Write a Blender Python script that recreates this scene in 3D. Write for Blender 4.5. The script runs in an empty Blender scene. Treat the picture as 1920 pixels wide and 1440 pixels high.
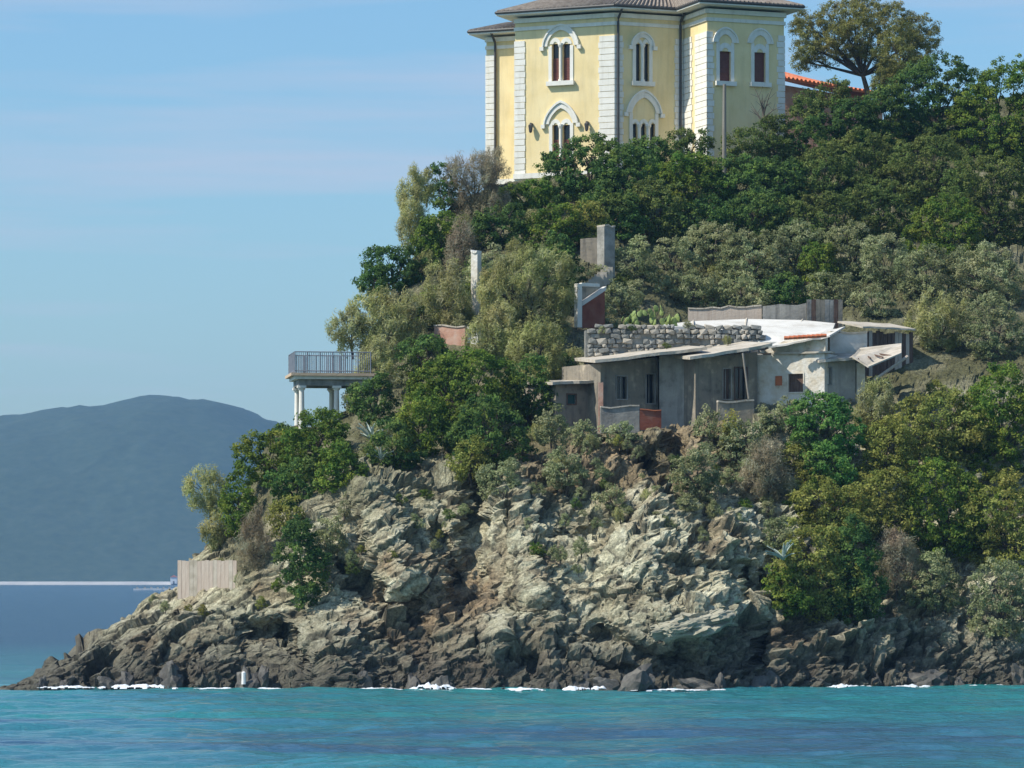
import bpy, math, random
import numpy as np
from mathutils import Vector

# ------------------------------------------------------------------ camera, sky, sun, exposure
sc = bpy.context.scene
col = sc.collection
F = 6800.0            # focal length in pixels of a 1920 wide frame
HOR = 1085.0          # row of the horizon
CH = 5.7              # camera height above the sea
cam = bpy.data.cameras.new('camera'); camo = bpy.data.objects.new('camera', cam); col.objects.link(camo)
camo.location = (0, 0, CH); camo.rotation_euler = (math.radians(90), 0, 0)
cam.sensor_width = 36; cam.lens = F / 1920 * 36; cam.shift_y = (HOR - 720) / 1920
cam.clip_start = 1; cam.clip_end = 20000
sc.camera = camo

SUN_AZ, SUN_EL = 70.0, 47.0      # azimuth: degrees to the left of the line from the cliff to the camera
a_, e_ = math.radians(SUN_AZ), math.radians(SUN_EL)
sdir = Vector((-math.sin(a_) * math.cos(e_), -math.cos(a_) * math.cos(e_), math.sin(e_)))
sun = bpy.data.lights.new('sun', 'SUN'); suno = bpy.data.objects.new('sun', sun); col.objects.link(suno)
sun.energy = 3.7; sun.angle = math.radians(0.53); sun.color = (1.0, 0.94, 0.84)
suno.rotation_euler = sdir.to_track_quat('Z', 'Y').to_euler(); suno.location = (-60, 60, 90)

world = bpy.data.worlds.new('World'); sc.world = world; world.use_nodes = True
wn, wl = world.node_tree.nodes, world.node_tree.links
wn.clear()
sky = wn.new('ShaderNodeTexSky'); sky.sky_type = 'NISHITA'; sky.sun_disc = False
sky.sun_elevation = e_; sky.sun_rotation = math.atan2(sdir.x, sdir.y)
sky.air_density = 1.3; sky.dust_density = 1.0; sky.ozone_density = 10.0; sky.altitude = 0
tc = wn.new('ShaderNodeTexCoord'); mp = wn.new('ShaderNodeMapping'); mp.inputs['Scale'].default_value = (1.6, 1.6, 22)
wl.new(tc.outputs['Generated'], mp.inputs['Vector'])
nz = wn.new('ShaderNodeTexNoise'); nz.inputs['Scale'].default_value = 2.3; nz.inputs['Detail'].default_value = 5; nz.inputs['Roughness'].default_value = 0.5
wl.new(mp.outputs['Vector'], nz.inputs['Vector'])
cr = wn.new('ShaderNodeMapRange'); cr.inputs['From Min'].default_value = 0.52; cr.inputs['From Max'].default_value = 0.74; cr.inputs['To Max'].default_value = 0.75
wl.new(nz.outputs['Fac'], cr.inputs['Value'])
tint = wn.new('ShaderNodeMix'); tint.data_type = 'RGBA'; tint.blend_type = 'MULTIPLY'; tint.inputs[0].default_value = 1.0
tint.inputs['B'].default_value = (0.90, 0.97, 0.93, 1)
wl.new(sky.outputs['Color'], tint.inputs['A'])
mx = wn.new('ShaderNodeMix'); mx.data_type = 'RGBA'
wl.new(cr.outputs['Result'], mx.inputs[0]); wl.new(tint.outputs['Result'], mx.inputs['A'])
mx.inputs['B'].default_value = (3.5, 3.7, 4.5, 1)
bg = wn.new('ShaderNodeBackground'); bg.inputs['Strength'].default_value = 0.112
wo = wn.new('ShaderNodeOutputWorld')
wl.new(mx.outputs['Result'], bg.inputs['Color']); wl.new(bg.outputs[0], wo.inputs['Surface'])
vs = sc.view_settings
vs.view_transform = 'Standard'; vs.look = 'None'; vs.exposure = 0.6; vs.gamma = 1.0; vs.use_curve_mapping = False
sc.render.engine = 'CYCLES'
sc.cycles.use_denoising = True
sc.cycles.max_bounces = 6; sc.cycles.transparent_max_bounces = 4; sc.cycles.volume_bounces = 0

# ------------------------------------------------------------------ helpers
rnd = random.Random(7)
def at(px, py, Y):
    return Vector(((px - 960) * Y / F, Y, CH + (HOR - py) * Y / F))
def zp(py, Y): return CH + (HOR - py) * Y / F
def xp(px, Y): return (px - 960) * Y / F

def _h(ix, iy, iz, s):
    with np.errstate(over='ignore'):
        h = (ix.astype(np.int64) * 374761393 + iy.astype(np.int64) * 668265263 + iz.astype(np.int64) * 1274126177 + s * 974711) & 0xffffffff
        h = ((h ^ (h >> 15)) * 2246822519) & 0xffffffff
        h = ((h ^ (h >> 13)) * 3266489917) & 0xffffffff
        h = h ^ (h >> 16)
    return h
def hf(ix, iy, iz, s): return _h(ix, iy, iz, s) / 4294967295.0
def vnoise(P, s=0):
    I = np.floor(P).astype(np.int64); f = P - I; u = f * f * f * (f * (f * 6 - 15) + 10)
    r = 0
    for dx in (0, 1):
        for dy in (0, 1):
            for dz in (0, 1):
                w = (u[:, 0] if dx else 1 - u[:, 0]) * (u[:, 1] if dy else 1 - u[:, 1]) * (u[:, 2] if dz else 1 - u[:, 2])
                r = r + w * hf(I[:, 0] + dx, I[:, 1] + dy, I[:, 2] + dz, s)
    return r * 2 - 1
def fbm(P, o=4, s=0):
    r = 0; a = 1; t = 0
    for k in range(o):
        r = r + a * vnoise(P * (2 ** k), s + k * 17); t += a; a *= 0.5
    return r / t
def voro(P, s=0, tilt=0.9):
    """faceted blocks: every cell is a randomly tilted plane. returns height, edge distance, cell hash"""
    I = np.floor(P).astype(np.int64); n = len(P)
    d1 = np.full(n, 9.0); d2 = np.full(n, 9.0); idx = np.zeros(n); fp = np.zeros((n, 3)); tv = np.zeros((n, 3))
    for dx in (-1, 0, 1):
        for dy in (-1, 0, 1):
            for dz in (-1, 0, 1):
                c = I + np.array((dx, dy, dz))
                f = np.stack([c[:, k] + hf(c[:, 0], c[:, 1], c[:, 2], s + k) for k in range(3)], 1)
                d = np.sqrt(((P - f) ** 2).sum(1))
                m = d < d1
                d2 = np.where(m, d1, np.minimum(d2, d)); d1 = np.where(m, d, d1)
                fp[m] = f[m]
                hh = np.stack([hf(c[m, 0], c[m, 1], c[m, 2], s + 5 + k) for k in range(4)], 1)
                tv[m] = hh[:, :3] * 2 - 1; idx[m] = hh[:, 3]
    return (idx * 2 - 1) * 0.6 + (tv * (P - fp)).sum(1) * tilt, d2 - d1, idx

def mesh_np(name, V, Fq, mat=None, smooth=False):
    me = bpy.data.meshes.new(name)
    V = np.asarray(V, dtype=np.float32); Fq = np.asarray(Fq, dtype=np.int32)
    k = Fq.shape[1]
    me.vertices.add(len(V)); me.vertices.foreach_set('co', V.ravel())
    me.loops.add(Fq.size); me.loops.foreach_set('vertex_index', Fq.ravel())
    me.polygons.add(len(Fq)); me.polygons.foreach_set('loop_start', np.arange(0, Fq.size, k, dtype=np.int32))
    me.polygons.foreach_set('use_smooth', np.full(len(Fq), smooth))
    me.update(calc_edges=True)
    if mat: me.materials.append(mat)
    return me

def org(o):
    v = Vector((0, 0, 0))
    while o is not None:
        v += o.location; o = o.parent
    return v
def tag(o, label=None, cat=None, group=None, kind=None):
    if label: o['label'] = label
    if cat: o['category'] = cat
    if group: o['group'] = group
    if kind: o['kind'] = kind
    return o
def empty(name, loc, label=None, cat=None, group=None):
    o = bpy.data.objects.new(name, None); col.objects.link(o); o.location = loc
    o.empty_display_size = 0.3
    return tag(o, label, cat, group)
def put(name, me, loc, parent=None, rot=None, scale=None):
    o = bpy.data.objects.new(name, me); col.objects.link(o)
    if parent is not None: o.parent = parent; o.location = Vector(loc) - org(parent)
    else: o.location = loc
    if rot: o.rotation_euler = rot
    if scale: o.scale = scale
    return o

class MB:
    def __init__(s): s.v = []; s.f = []
    def poly(s, pts, faces):
        b = len(s.v); s.v += [Vector(p) for p in pts]; s.f += [[b + i for i in f] for f in faces]; return s
    def hexa(s, p):   # 8 points: bottom 4 ccw, top 4
        return s.poly(p, [(3, 2, 1, 0), (4, 5, 6, 7), (0, 1, 5, 4), (1, 2, 6, 5), (2, 3, 7, 6), (3, 0, 4, 7)])
    def prism(s, pts, vec):
        n = len(pts); vec = Vector(vec); P = [Vector(p) for p in pts] + [Vector(p) + vec for p in pts]
        return s.poly(P, [list(range(n))[::-1], list(range(n, 2 * n))] + [(i, (i + 1) % n, n + (i + 1) % n, n + i) for i in range(n)])
    def tube(s, pts, rad, n=6):
        pts = [Vector(p) for p in pts]; rings = []
        if not isinstance(rad, (list, tuple)): rad = [rad] * len(pts)
        for i, p in enumerate(pts):
            d = (pts[min(i + 1, len(pts) - 1)] - pts[max(i - 1, 0)]).normalized()
            a = d.orthogonal().normalized() if abs(d.z) > 0.95 else d.cross(Vector((0, 0, 1))).normalized()
            b = d.cross(a)
            rings.append([p + (a * math.cos(2 * math.pi * k / n) + b * math.sin(2 * math.pi * k / n)) * rad[i] for k in range(n)])
        P = [q for r in rings for q in r]
        fs = [(i * n + k, i * n + (k + 1) % n, (i + 1) * n + (k + 1) % n, (i + 1) * n + k) for i in range(len(pts) - 1) for k in range(n)]
        fs += [list(range(n))[::-1], [(len(pts) - 1) * n + k for k in range(n)]]
        return s.poly(P, fs)
    def build(s, name, mat, parent=None, smooth=False, loc=None):
        base = org(parent) if parent is not None else (Vector(loc) if loc is not None else Vector((0, 0, 0)))
        me = bpy.data.meshes.new(name); me.from_pydata([v - base for v in s.v], [], s.f); me.update()
        if smooth: me.polygons.foreach_set('use_smooth', [True] * len(me.polygons))
        me.materials.append(mat)
        o = bpy.data.objects.new(name, me); col.objects.link(o)
        if parent is not None: o.parent = parent
        elif loc is not None: o.location = loc
        return o

class Face:
    """a vertical wall plane from P to Q (left to right seen from outside); u metres along, z height, d metres outward"""
    def __init__(s, P, Q):
        s.P = Vector((P[0], P[1], 0)); s.Q = Vector((Q[0], Q[1], 0)); s.L = (s.Q - s.P).length
        s.t = (s.Q - s.P) / s.L; s.n = Vector((s.t.y, -s.t.x, 0))
    def pt(s, u, z, d=0): return s.P + s.t * u + s.n * d + Vector((0, 0, z))
    def upx(s, px):      # u where the sight line of pixel column px meets the plane
        k = (px - 960) / F
        return (k * s.P.y - s.P.x) / (s.t.x - k * s.t.y)
    def Yat(s, px): return (s.P + s.t * s.upx(px)).y
    def zpx(s, px, py): return zp(py, s.Yat(px))
    def box(s, mb, u0, u1, z0, z1, d0, d1, z0b=None, z1b=None):
        z0b = z0 if z0b is None else z0b; z1b = z1 if z1b is None else z1b
        return mb.hexa([s.pt(u0, z0, d1), s.pt(u1, z0b, d1), s.pt(u1, z0b, d0), s.pt(u0, z0, d0),
                        s.pt(u0, z1, d1), s.pt(u1, z1b, d1), s.pt(u1, z1b, d0), s.pt(u0, z1, d0)])
    def wall(s, mb, u0, u1, z0, z1, holes, th=0.35, d=0.0):
        us = sorted({u0, u1} | {h[0] for h in holes} | {h[1] for h in holes}); zs = sorted({z0, z1} | {h[2] for h in holes} | {h[3] for h in holes})
        us = [u for u in us if u0 <= u <= u1]; zs = [z for z in zs if z0 <= z <= z1]
        for i in range(len(us) - 1):
            run = None
            for j in range(len(zs) - 1):
                uc, zc = (us[i] + us[i + 1]) / 2, (zs[j] + zs[j + 1]) / 2
                if not any(h[0] < uc < h[1] and h[2] < zc < h[3] for h in holes):
                    s.box(mb, us[i], us[i + 1], zs[j], zs[j + 1], d - th, d)
        return mb
    def ring(s, mb, uc, zc, ro, ri, k, d0, d1, z_lo=None, seg=14):
        """pointed (k>0) or round arch band, from springing line zc upward"""
        def arc(r, h):
            return [(uc - r * math.cos(math.pi * i / seg), zc + h * (1 - abs(math.cos(math.pi * i / seg)) ** (2 - .85 * min(k, 1))) ** (.5 + .16 * min(k, 1))) for i in range(seg + 1)]
        A = arc(ro, ro * (1 + 0.35 * k)); B = arc(ri, ri * (1 + 0.3 * k))
        for i in range(seg):
            q = [A[i], A[i + 1], B[i + 1], B[i]]
            mb.hexa([s.pt(x, z, d1) for x, z in q] + [s.pt(x, z, d0) for x, z in q])
        return mb

# ------------------------------------------------------------------ materials
def nodemat(name):
    m = bpy.data.materials.new(name); m.use_nodes = True
    nt = m.node_tree; b = nt.nodes['Principled BSDF']
    return m, nt.nodes, nt.links, b
def noise_mat(name, cols, scale=1.5, rough=0.85, bump=0.3, bscale=8, spec=0.3, detail=6, stretch=None, pos=(0.3, 0.7), streak=None):
    m, N, L, b = nodemat(name)
    g = N.new('ShaderNodeNewGeometry'); mp = N.new('ShaderNodeMapping')
    mp.inputs['Scale'].default_value = stretch or (1, 1, 1); L.new(g.outputs['Position'], mp.inputs['Vector'])
    n = N.new('ShaderNodeTexNoise'); n.inputs['Scale'].default_value = scale; n.inputs['Detail'].default_value = detail; n.inputs['Roughness'].default_value = 0.6
    L.new(mp.outputs['Vector'], n.inputs['Vector'])
    r = N.new('ShaderNodeValToRGB'); L.new(n.outputs['Fac'], r.inputs['Fac'])
    el = r.color_ramp.elements
    el[0].position = pos[0]; el[1].position = pos[1]
    el[0].color = (*cols[0], 1); el[1].color = (*cols[-1], 1)
    for i, c in enumerate(cols[1:-1]):
        e = el.new(pos[0] + (pos[1] - pos[0]) * (i + 1) / (len(cols) - 1)); e.color = (*c, 1)
    out = r.outputs['Color']
    if streak:      # rain streaks: darker dirt running down, own pattern
        mp2 = N.new('ShaderNodeMapping'); mp2.inputs['Scale'].default_value = (2.2, 2.2, 0.22); L.new(g.outputs['Position'], mp2.inputs['Vector'])
        n2 = N.new('ShaderNodeTexNoise'); n2.inputs['Scale'].default_value = 1.6; n2.inputs['Detail'].default_value = 4; L.new(mp2.outputs['Vector'], n2.inputs['Vector'])
        rr = N.new('ShaderNodeMapRange'); rr.inputs['From Min'].default_value = 0.5; rr.inputs['From Max'].default_value = 0.75; rr.inputs['To Max'].default_value = streak[1]
        L.new(n2.outputs['Fac'], rr.inputs['Value'])
        mm = N.new('ShaderNodeMix'); mm.data_type = 'RGBA'; L.new(rr.outputs['Result'], mm.inputs[0]); L.new(out, mm.inputs['A']); mm.inputs['B'].default_value = (*streak[0], 1)
        out = mm.outputs['Result']
    L.new(out, b.inputs['Base Color'])
    b.inputs['Roughness'].default_value = rough; b.inputs['Specular IOR Level'].default_value = spec
    if bump:
        n3 = N.new('ShaderNodeTexNoise'); n3.inputs['Scale'].default_value = bscale; n3.inputs['Detail'].default_value = 5; L.new(g.outputs['Position'], n3.inputs['Vector'])
        bm = N.new('ShaderNodeBump'); bm.inputs['Strength'].default_value = bump; bm.inputs['Distance'].default_value = 0.06
        L.new(n3.outputs['Fac'], bm.inputs['Height']); L.new(bm.outputs['Normal'], b.inputs['Normal'])
    return m
def leaf_mat(name, dark, mid, light, trans=0.44):
    m, N, L, b = nodemat(name)
    at_ = N.new('ShaderNodeAttribute'); at_.attribute_name = 'tint'
    sp = N.new('ShaderNodeSeparateColor'); L.new(at_.outputs['Color'], sp.inputs['Color'])
    oi = N.new('ShaderNodeObjectInfo')
    # leaf tone: mostly the clump's tone, a little of the leaf's own and of the plant's own
    m1 = N.new('ShaderNodeMath'); m1.operation = 'MULTIPLY'; m1.inputs[1].default_value = 0.5; L.new(sp.outputs['Green'], m1.inputs[0])
    m2 = N.new('ShaderNodeMath'); m2.operation = 'MULTIPLY_ADD'; m2.inputs[1].default_value = 0.35; L.new(sp.outputs['Red'], m2.inputs[0]); L.new(m1.outputs[0], m2.inputs[2])
    m3 = N.new('ShaderNodeMath'); m3.operation = 'MULTIPLY_ADD'; m3.inputs[1].default_value = 0.15; L.new(oi.outputs['Random'], m3.inputs[0]); L.new(m2.outputs[0], m3.inputs[2])
    r = N.new('ShaderNodeValToRGB'); L.new(m3.outputs[0], r.inputs['Fac']); el = r.color_ramp.elements
    el[0].position = 0.15; el[0].color = (*dark, 1); el[1].position = 0.85; el[1].color = (*light, 1); e = el.new(0.5); e.color = (*mid, 1)
    ge = N.new('ShaderNodeNewGeometry'); nn = N.new('ShaderNodeTexNoise'); nn.inputs['Scale'].default_value = 0.42; nn.inputs['Detail'].default_value = 5; nn.inputs['Roughness'].default_value = 0.65; L.new(ge.outputs['Position'], nn.inputs['Vector'])
    hs = N.new('ShaderNodeHueSaturation'); L.new(r.outputs['Color'], hs.inputs['Color'])
    a1 = N.new('ShaderNodeMapRange'); a1.inputs['From Min'].default_value = .3; a1.inputs['From Max'].default_value = .7; a1.inputs['To Min'].default_value = 0.465; a1.inputs['To Max'].default_value = 0.53; L.new(nn.outputs['Fac'], a1.inputs['Value']); L.new(a1.outputs['Result'], hs.inputs['Hue'])
    sc2 = N.new('ShaderNodeSeparateColor'); L.new(nn.outputs['Color'], sc2.inputs['Color'])
    a2 = N.new('ShaderNodeMapRange'); a2.inputs['From Min'].default_value = .3; a2.inputs['From Max'].default_value = .7; a2.inputs['To Min'].default_value = 0.7; a2.inputs['To Max'].default_value = 1.4; L.new(sc2.outputs['Green'], a2.inputs['Value']); L.new(a2.outputs['Result'], hs.inputs['Value'])
    L.new(hs.outputs['Color'], b.inputs['Base Color']); b.inputs['Roughness'].default_value = 0.7; b.inputs['Specular IOR Level'].default_value = 0.08
    t = N.new('ShaderNodeBsdfTranslucent'); L.new(hs.outputs['Color'], t.inputs['Color'])
    ms = N.new('ShaderNodeMixShader'); ms.inputs[0].default_value = trans
    L.new(b.outputs[0], ms.inputs[1]); L.new(t.outputs[0], ms.inputs[2]); L.new(ms.outputs[0], N['Material Output'].inputs['Surface'])
    return m

M = {}
M['yellow'] = noise_mat('yellow_plaster', [(0.74, 0.585, 0.29), (0.80, 0.645, 0.345), (0.83, 0.69, 0.39)], 0.6, 0.9, 0.12, 6, streak=((0.48, 0.40, 0.24), 0.32))
M['white'] = noise_mat('white_stone_trim', [(0.70, 0.67, 0.58), (0.80, 0.77, 0.69)], 1.5, 0.85, 0.15, 10, streak=((0.45, 0.42, 0.35), 0.35))
M['shutter'] = noise_mat('red_brown_shutter', [(0.13, 0.045, 0.035), (0.19, 0.07, 0.05)], 3, 0.6, 0.1)
M['glass'], N_, L_, b_ = nodemat('dark_window_glass'); b_.inputs['Base Color'].default_value = (0.015, 0.016, 0.018, 1); b_.inputs['Roughness'].default_value = 0.08
M['tile_brown'] = noise_mat('brown_roof_tile', [(0.17, 0.135, 0.105), (0.25, 0.21, 0.17), (0.32, 0.28, 0.23)], 3, 0.9, 0.5, 5)
M['tile_red'] = noise_mat('red_roof_tile', [(0.42, 0.11, 0.05), (0.58, 0.18, 0.08), (0.64, 0.25, 0.13)], 2.5, 0.85, 0.3, 6)
M['metal'] = noise_mat('dark_gutter_metal', [(0.05, 0.047, 0.043), (0.08, 0.075, 0.07)], 3, 0.5, 0)
M['iron'] = noise_mat('grey_blue_railing', [(0.13, 0.15, 0.18), (0.2, 0.22, 0.25)], 3, 0.6, 0)
M['concrete'] = noise_mat('weathered_concrete', [(0.17, 0.165, 0.15), (0.27, 0.26, 0.23), (0.36, 0.34, 0.30)], 1.2, 0.95, 0.4, 7, streak=((0.09, 0.085, 0.075), 0.6))
M['dark_plaster'] = noise_mat('shaded_grey_plaster', [(0.12, 0.108, 0.088), (0.23, 0.205, 0.16), (0.27, 0.235, 0.18), (0.46, 0.39, 0.28)], 1.1, 0.95, 0.4, 7, streak=((0.05, 0.05, 0.05), 0.5))  # grey darkened to carry the roof shade on the hut fronts
M['grey_plaster'] = noise_mat('grey_plaster', [(0.2, 0.19, 0.165), (0.33, 0.31, 0.265), (0.37, 0.35, 0.3), (0.5, 0.45, 0.36)], 1.3, 0.95, 0.4, 7, streak=((0.12, 0.11, 0.095), 0.5))
M['white_wall'] = noise_mat('flaking_whitewash', [(0.36, 0.29, 0.2), (0.6, 0.53, 0.41), (0.64, 0.59, 0.49), (0.70, 0.67, 0.59)], 1.6, 0.95, 0.6, 6, pos=(0.3, 0.62))
M['white_roof'] = noise_mat('whitewashed_roof', [(0.46, 0.43, 0.37), (0.60, 0.58, 0.52), (0.66, 0.64, 0.58)], 0.9, 0.9, 0.3, 4)
M['slab'] = noise_mat('pale_roof_slab', [(0.32, 0.28, 0.21), (0.45, 0.40, 0.32), (0.54, 0.49, 0.41)], 1.5, 0.95, 0.4, 6)
M['pink'] = noise_mat('pink_plaster', [(0.36, 0.19, 0.13), (0.48, 0.28, 0.20), (0.5, 0.36, 0.28)], 1.4, 0.95, 0.4, 6)
M['red_plaster'] = noise_mat('red_brown_plaster', [(0.15, 0.045, 0.03), (0.23, 0.075, 0.045), (0.26, 0.12, 0.08)], 1.2, 0.95, 0.3, 6)
M['orange'] = noise_mat('orange_paint', [(0.45, 0.13, 0.05), (0.58, 0.2, 0.09)], 3, 0.8, 0.2)
M['brown_wood'] = noise_mat('brown_wood', [(0.07, 0.04, 0.03), (0.12, 0.075, 0.055), (0.17, 0.115, 0.085)], 2.2, 0.9, 0.3, 8, stretch=(4, 4, 0.5))
M['tan_wood'] = noise_mat('bleached_wood', [(0.40, 0.32, 0.25), (0.47, 0.39, 0.315), (0.52, 0.45, 0.37)], 2.2, 0.95, 0.3, 8, stretch=(5, 5, 0.4))
M['tan_deck'] = noise_mat('tan_deck_edge', [(0.46, 0.33, 0.21), (0.56, 0.43, 0.3)], 2, 0.9, 0.2)
M['pole'] = noise_mat('grey_pole', [(0.17, 0.155, 0.125), (0.26, 0.24, 0.2)], 2, 0.9, 0.2, stretch=(4, 4, .4))
M['bark'] = noise_mat('bark', [(0.055, 0.045, 0.035), (0.11, 0.09, 0.07), (0.16, 0.135, 0.11)], 4, 0.95, 0.5, 10, stretch=(1, 1, .3))
M['stone'] = noise_mat('grey_rubble_stone', [(0.15, 0.15, 0.135), (0.25, 0.245, 0.215), (0.36, 0.35, 0.31)], 1.3, 0.95, 0.6, 7)
M['wetrock'] = noise_mat('wet_dark_rock', [(0.045, 0.043, 0.038), (0.085, 0.08, 0.07), (0.15, 0.14, 0.115)], 1.4, 0.7, 0.8, 5)
M['palerock'] = noise_mat('pale_rock_slab', [(0.2, 0.19, 0.14), (0.32, 0.30, 0.22), (0.42, 0.39, 0.29)], 0.9, 0.9, 0.7, 4, stretch=(1, 1, 3))
M['agave'] = noise_mat('agave_leaf', [(0.25, 0.31, 0.26), (0.42, 0.48, 0.42)], 4, 0.6, 0.1)
M['pear'] = noise_mat('prickly_pear_pad', [(0.15, 0.21, 0.055), (0.25, 0.31, 0.1)], 4, 0.7, 0.2)
M['buoy'] = noise_mat('white_paint', [(0.7, 0.68, 0.64), (0.78, 0.76, 0.72)], 3, 0.6, 0)
M['foam'] = noise_mat('sea_foam', [(0.6, 0.65, 0.68), (0.72, 0.75, 0.77)], 3, 0.9, 0.5, 9)
M['forest'] = noise_mat('far_forest', [(0.024, 0.042, 0.026), (0.034, 0.056, 0.033), (0.048, 0.068, 0.042)], 0.1, 1.0, 0, detail=9)
M['beach'] = noise_mat('pale_shore', [(0.32, 0.31, 0.29), (0.45, 0.44, 0.41)], 0.05, 0.9, 0)
M['H'] = leaf_mat('holm_oak_leaf', (0.046, 0.100, 0.034), (0.089, 0.159, 0.044), (0.192, 0.280, 0.062))
M['G'] = leaf_mat('green_leaf', (0.068, 0.133, 0.026), (0.132, 0.207, 0.035), (0.281, 0.327, 0.056))
M['B'] = leaf_mat('bright_green_leaf', (0.052, 0.140, 0.039), (0.097, 0.227, 0.055), (0.206, 0.340, 0.074))
M['Y'] = leaf_mat('yellow_green_leaf', (0.142, 0.170, 0.035), (0.255, 0.272, 0.065), (0.395, 0.400, 0.118))
M['O'] = leaf_mat('olive_grey_leaf', (0.237, 0.253, 0.086), (0.410, 0.415, 0.157), (0.424, 0.431, 0.261))
M['S'] = leaf_mat('sage_leaf', (0.162, 0.193, 0.086), (0.293, 0.328, 0.156), (0.433, 0.439, 0.254))
M['M'] = leaf_mat('mid_green_leaf', (0.072, 0.114, 0.030), (0.132, 0.180, 0.049), (0.247, 0.280, 0.085))
M['D'] = leaf_mat('dry_twig', (0.215, 0.177, 0.105), (0.370, 0.309, 0.196), (0.405, 0.442, 0.322))
M['P'] = leaf_mat('pine_needle', (0.097, 0.115, 0.035), (0.189, 0.198, 0.058), (0.330, 0.312, 0.104))

# rock material of the headland, driven by vertex attributes (block id, crack, stain, soil)
m, N, L, b = nodemat('headland_rock'); M['rock'] = m
g = N.new('ShaderNodeNewGeometry')
A = N.new('ShaderNodeAttribute'); A.attribute_name = 'rk'
sp = N.new('ShaderNodeSeparateColor'); L.new(A.outputs['Color'], sp.inputs['Color'])
n1 = N.new('ShaderNodeTexNoise'); n1.inputs['Scale'].default_value = 0.55; n1.inputs['Detail'].default_value = 8; n1.inputs['Roughness'].default_value = 0.68; L.new(g.outputs['Position'], n1.inputs['Vector'])
n2 = N.new('ShaderNodeTexNoise'); n2.inputs['Scale'].default_value = 3.2; n2.inputs['Detail'].default_value = 6; n2.inputs['Roughness'].default_value = 0.7; L.new(g.outputs['Position'], n2.inputs['Vector'])
ad = N.new('ShaderNodeMath'); ad.operation = 'MULTIPLY_ADD'; ad.inputs[1].default_value = 0.28; L.new(sp.outputs['Red'], ad.inputs[0]); L.new(n1.outputs['Fac'], ad.inputs[2])
ad2 = N.new('ShaderNodeMath'); ad2.operation = 'MULTIPLY_ADD'; ad2.inputs[1].default_value = 0.35; L.new(n2.outputs['Fac'], ad2.inputs[0]); L.new(ad.outputs[0], ad2.inputs[2])
r = N.new('ShaderNodeValToRGB'); L.new(ad2.outputs[0], r.inputs['Fac']); el = r.color_ramp.elements
el[0].position = 0.52; el[0].color = (0.16, 0.14, 0.09, 1); el[1].position = 1.02; el[1].color = (0.66, 0.62, 0.44, 1)
e = el.new(0.68); e.color = (0.30, 0.265, 0.17, 1); e = el.new(0.84); e.color = (0.47, 0.44, 0.295, 1)
# brown stains
mb_ = N.new('ShaderNodeMix'); mb_.data_type = 'RGBA'; L.new(r.outputs['Color'], mb_.inputs['A'])
rb = N.new('ShaderNodeValToRGB'); L.new(n2.outputs['Fac'], rb.inputs['Fac']); rb.color_ramp.elements[0].color = (0.12, 0.085, 0.05, 1); rb.color_ramp.elements[0].position = .3; rb.color_ramp.elements[1].color = (0.36, 0.25, 0.14, 1); rb.color_ramp.elements[1].position = .7
L.new(rb.outputs['Color'], mb_.inputs['B']); L.new(sp.outputs['Blue'], mb_.inputs[0])
# soil on ledges
ms = N.new('ShaderNodeMix'); ms.data_type = 'RGBA'; L.new(mb_.outputs['Result'], ms.inputs['A']); L.new(A.outputs['Alpha'], ms.inputs[0])
rs = N.new('ShaderNodeValToRGB'); L.new(n2.outputs['Fac'], rs.inputs['Fac']); rs.color_ramp.elements[0].color = (0.05, 0.05, 0.022, 1); rs.color_ramp.elements[0].position = .3; rs.color_ramp.elements[1].color = (0.15, 0.145, 0.07, 1); rs.color_ramp.elements[1].position = .7
L.new(rs.outputs['Color'], ms.inputs['B'])
# cracks
n5 = N.new('ShaderNodeTexNoise'); n5.inputs['Scale'].default_value = 7.5; n5.inputs['Detail'].default_value = 5; n5.inputs['Roughness'].default_value = 0.75; L.new(g.outputs['Position'], n5.inputs['Vector'])
pk = N.new('ShaderNodeMapRange'); pk.inputs['From Min'].default_value = 0.36; pk.inputs['From Max'].default_value = 0.62; pk.inputs['To Min'].default_value = 0.66; pk.inputs['To Max'].default_value = 1.55; L.new(n5.outputs['Fac'], pk.inputs['Value'])
hp = N.new('ShaderNodeHueSaturation'); L.new(ms.outputs['Result'], hp.inputs['Color']); L.new(pk.outputs['Result'], hp.inputs['Value'])
mc = N.new('ShaderNodeMix'); mc.data_type = 'RGBA'; L.new(hp.outputs['Color'], mc.inputs['A']); mc.inputs['B'].default_value = (0.05, 0.047, 0.038, 1); L.new(sp.outputs['Green'], mc.inputs[0])
# black splash zone: lichen and wet rock up to a few metres
sx = N.new('ShaderNodeSeparateXYZ'); L.new(g.outputs['Position'], sx.inputs[0])
wz = N.new('ShaderNodeMath'); wz.operation = 'MULTIPLY_ADD'; wz.inputs[1].default_value = -3.4; L.new(n1.outputs['Fac'], wz.inputs[0]); L.new(sx.outputs['Z'], wz.inputs[2])
wr = N.new('ShaderNodeMapRange'); wr.inputs['From Min'].default_value = -0.9; wr.inputs['From Max'].default_value = 3.0; wr.inputs['To Min'].default_value = 1; wr.inputs['To Max'].default_value = 0; L.new(wz.outputs[0], wr.inputs['Value'])
wm = N.new('ShaderNodeMath'); wm.operation = 'MULTIPLY'; wm.inputs[1].default_value = 0.88; L.new(wr.outputs['Result'], wm.inputs[0])
mw = N.new('ShaderNodeMix'); mw.data_type = 'RGBA'; L.new(mc.outputs['Result'], mw.inputs['A']); L.new(wm.outputs[0], mw.inputs[0])
rw = N.new('ShaderNodeValToRGB'); L.new(n2.outputs['Fac'], rw.inputs['Fac']); rw.color_ramp.elements[0].color = (0.03, 0.029, 0.027, 1); rw.color_ramp.elements[0].position = .35; rw.color_ramp.elements[1].color = (0.115, 0.105, 0.085, 1); rw.color_ramp.elements[1].position = .7
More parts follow.
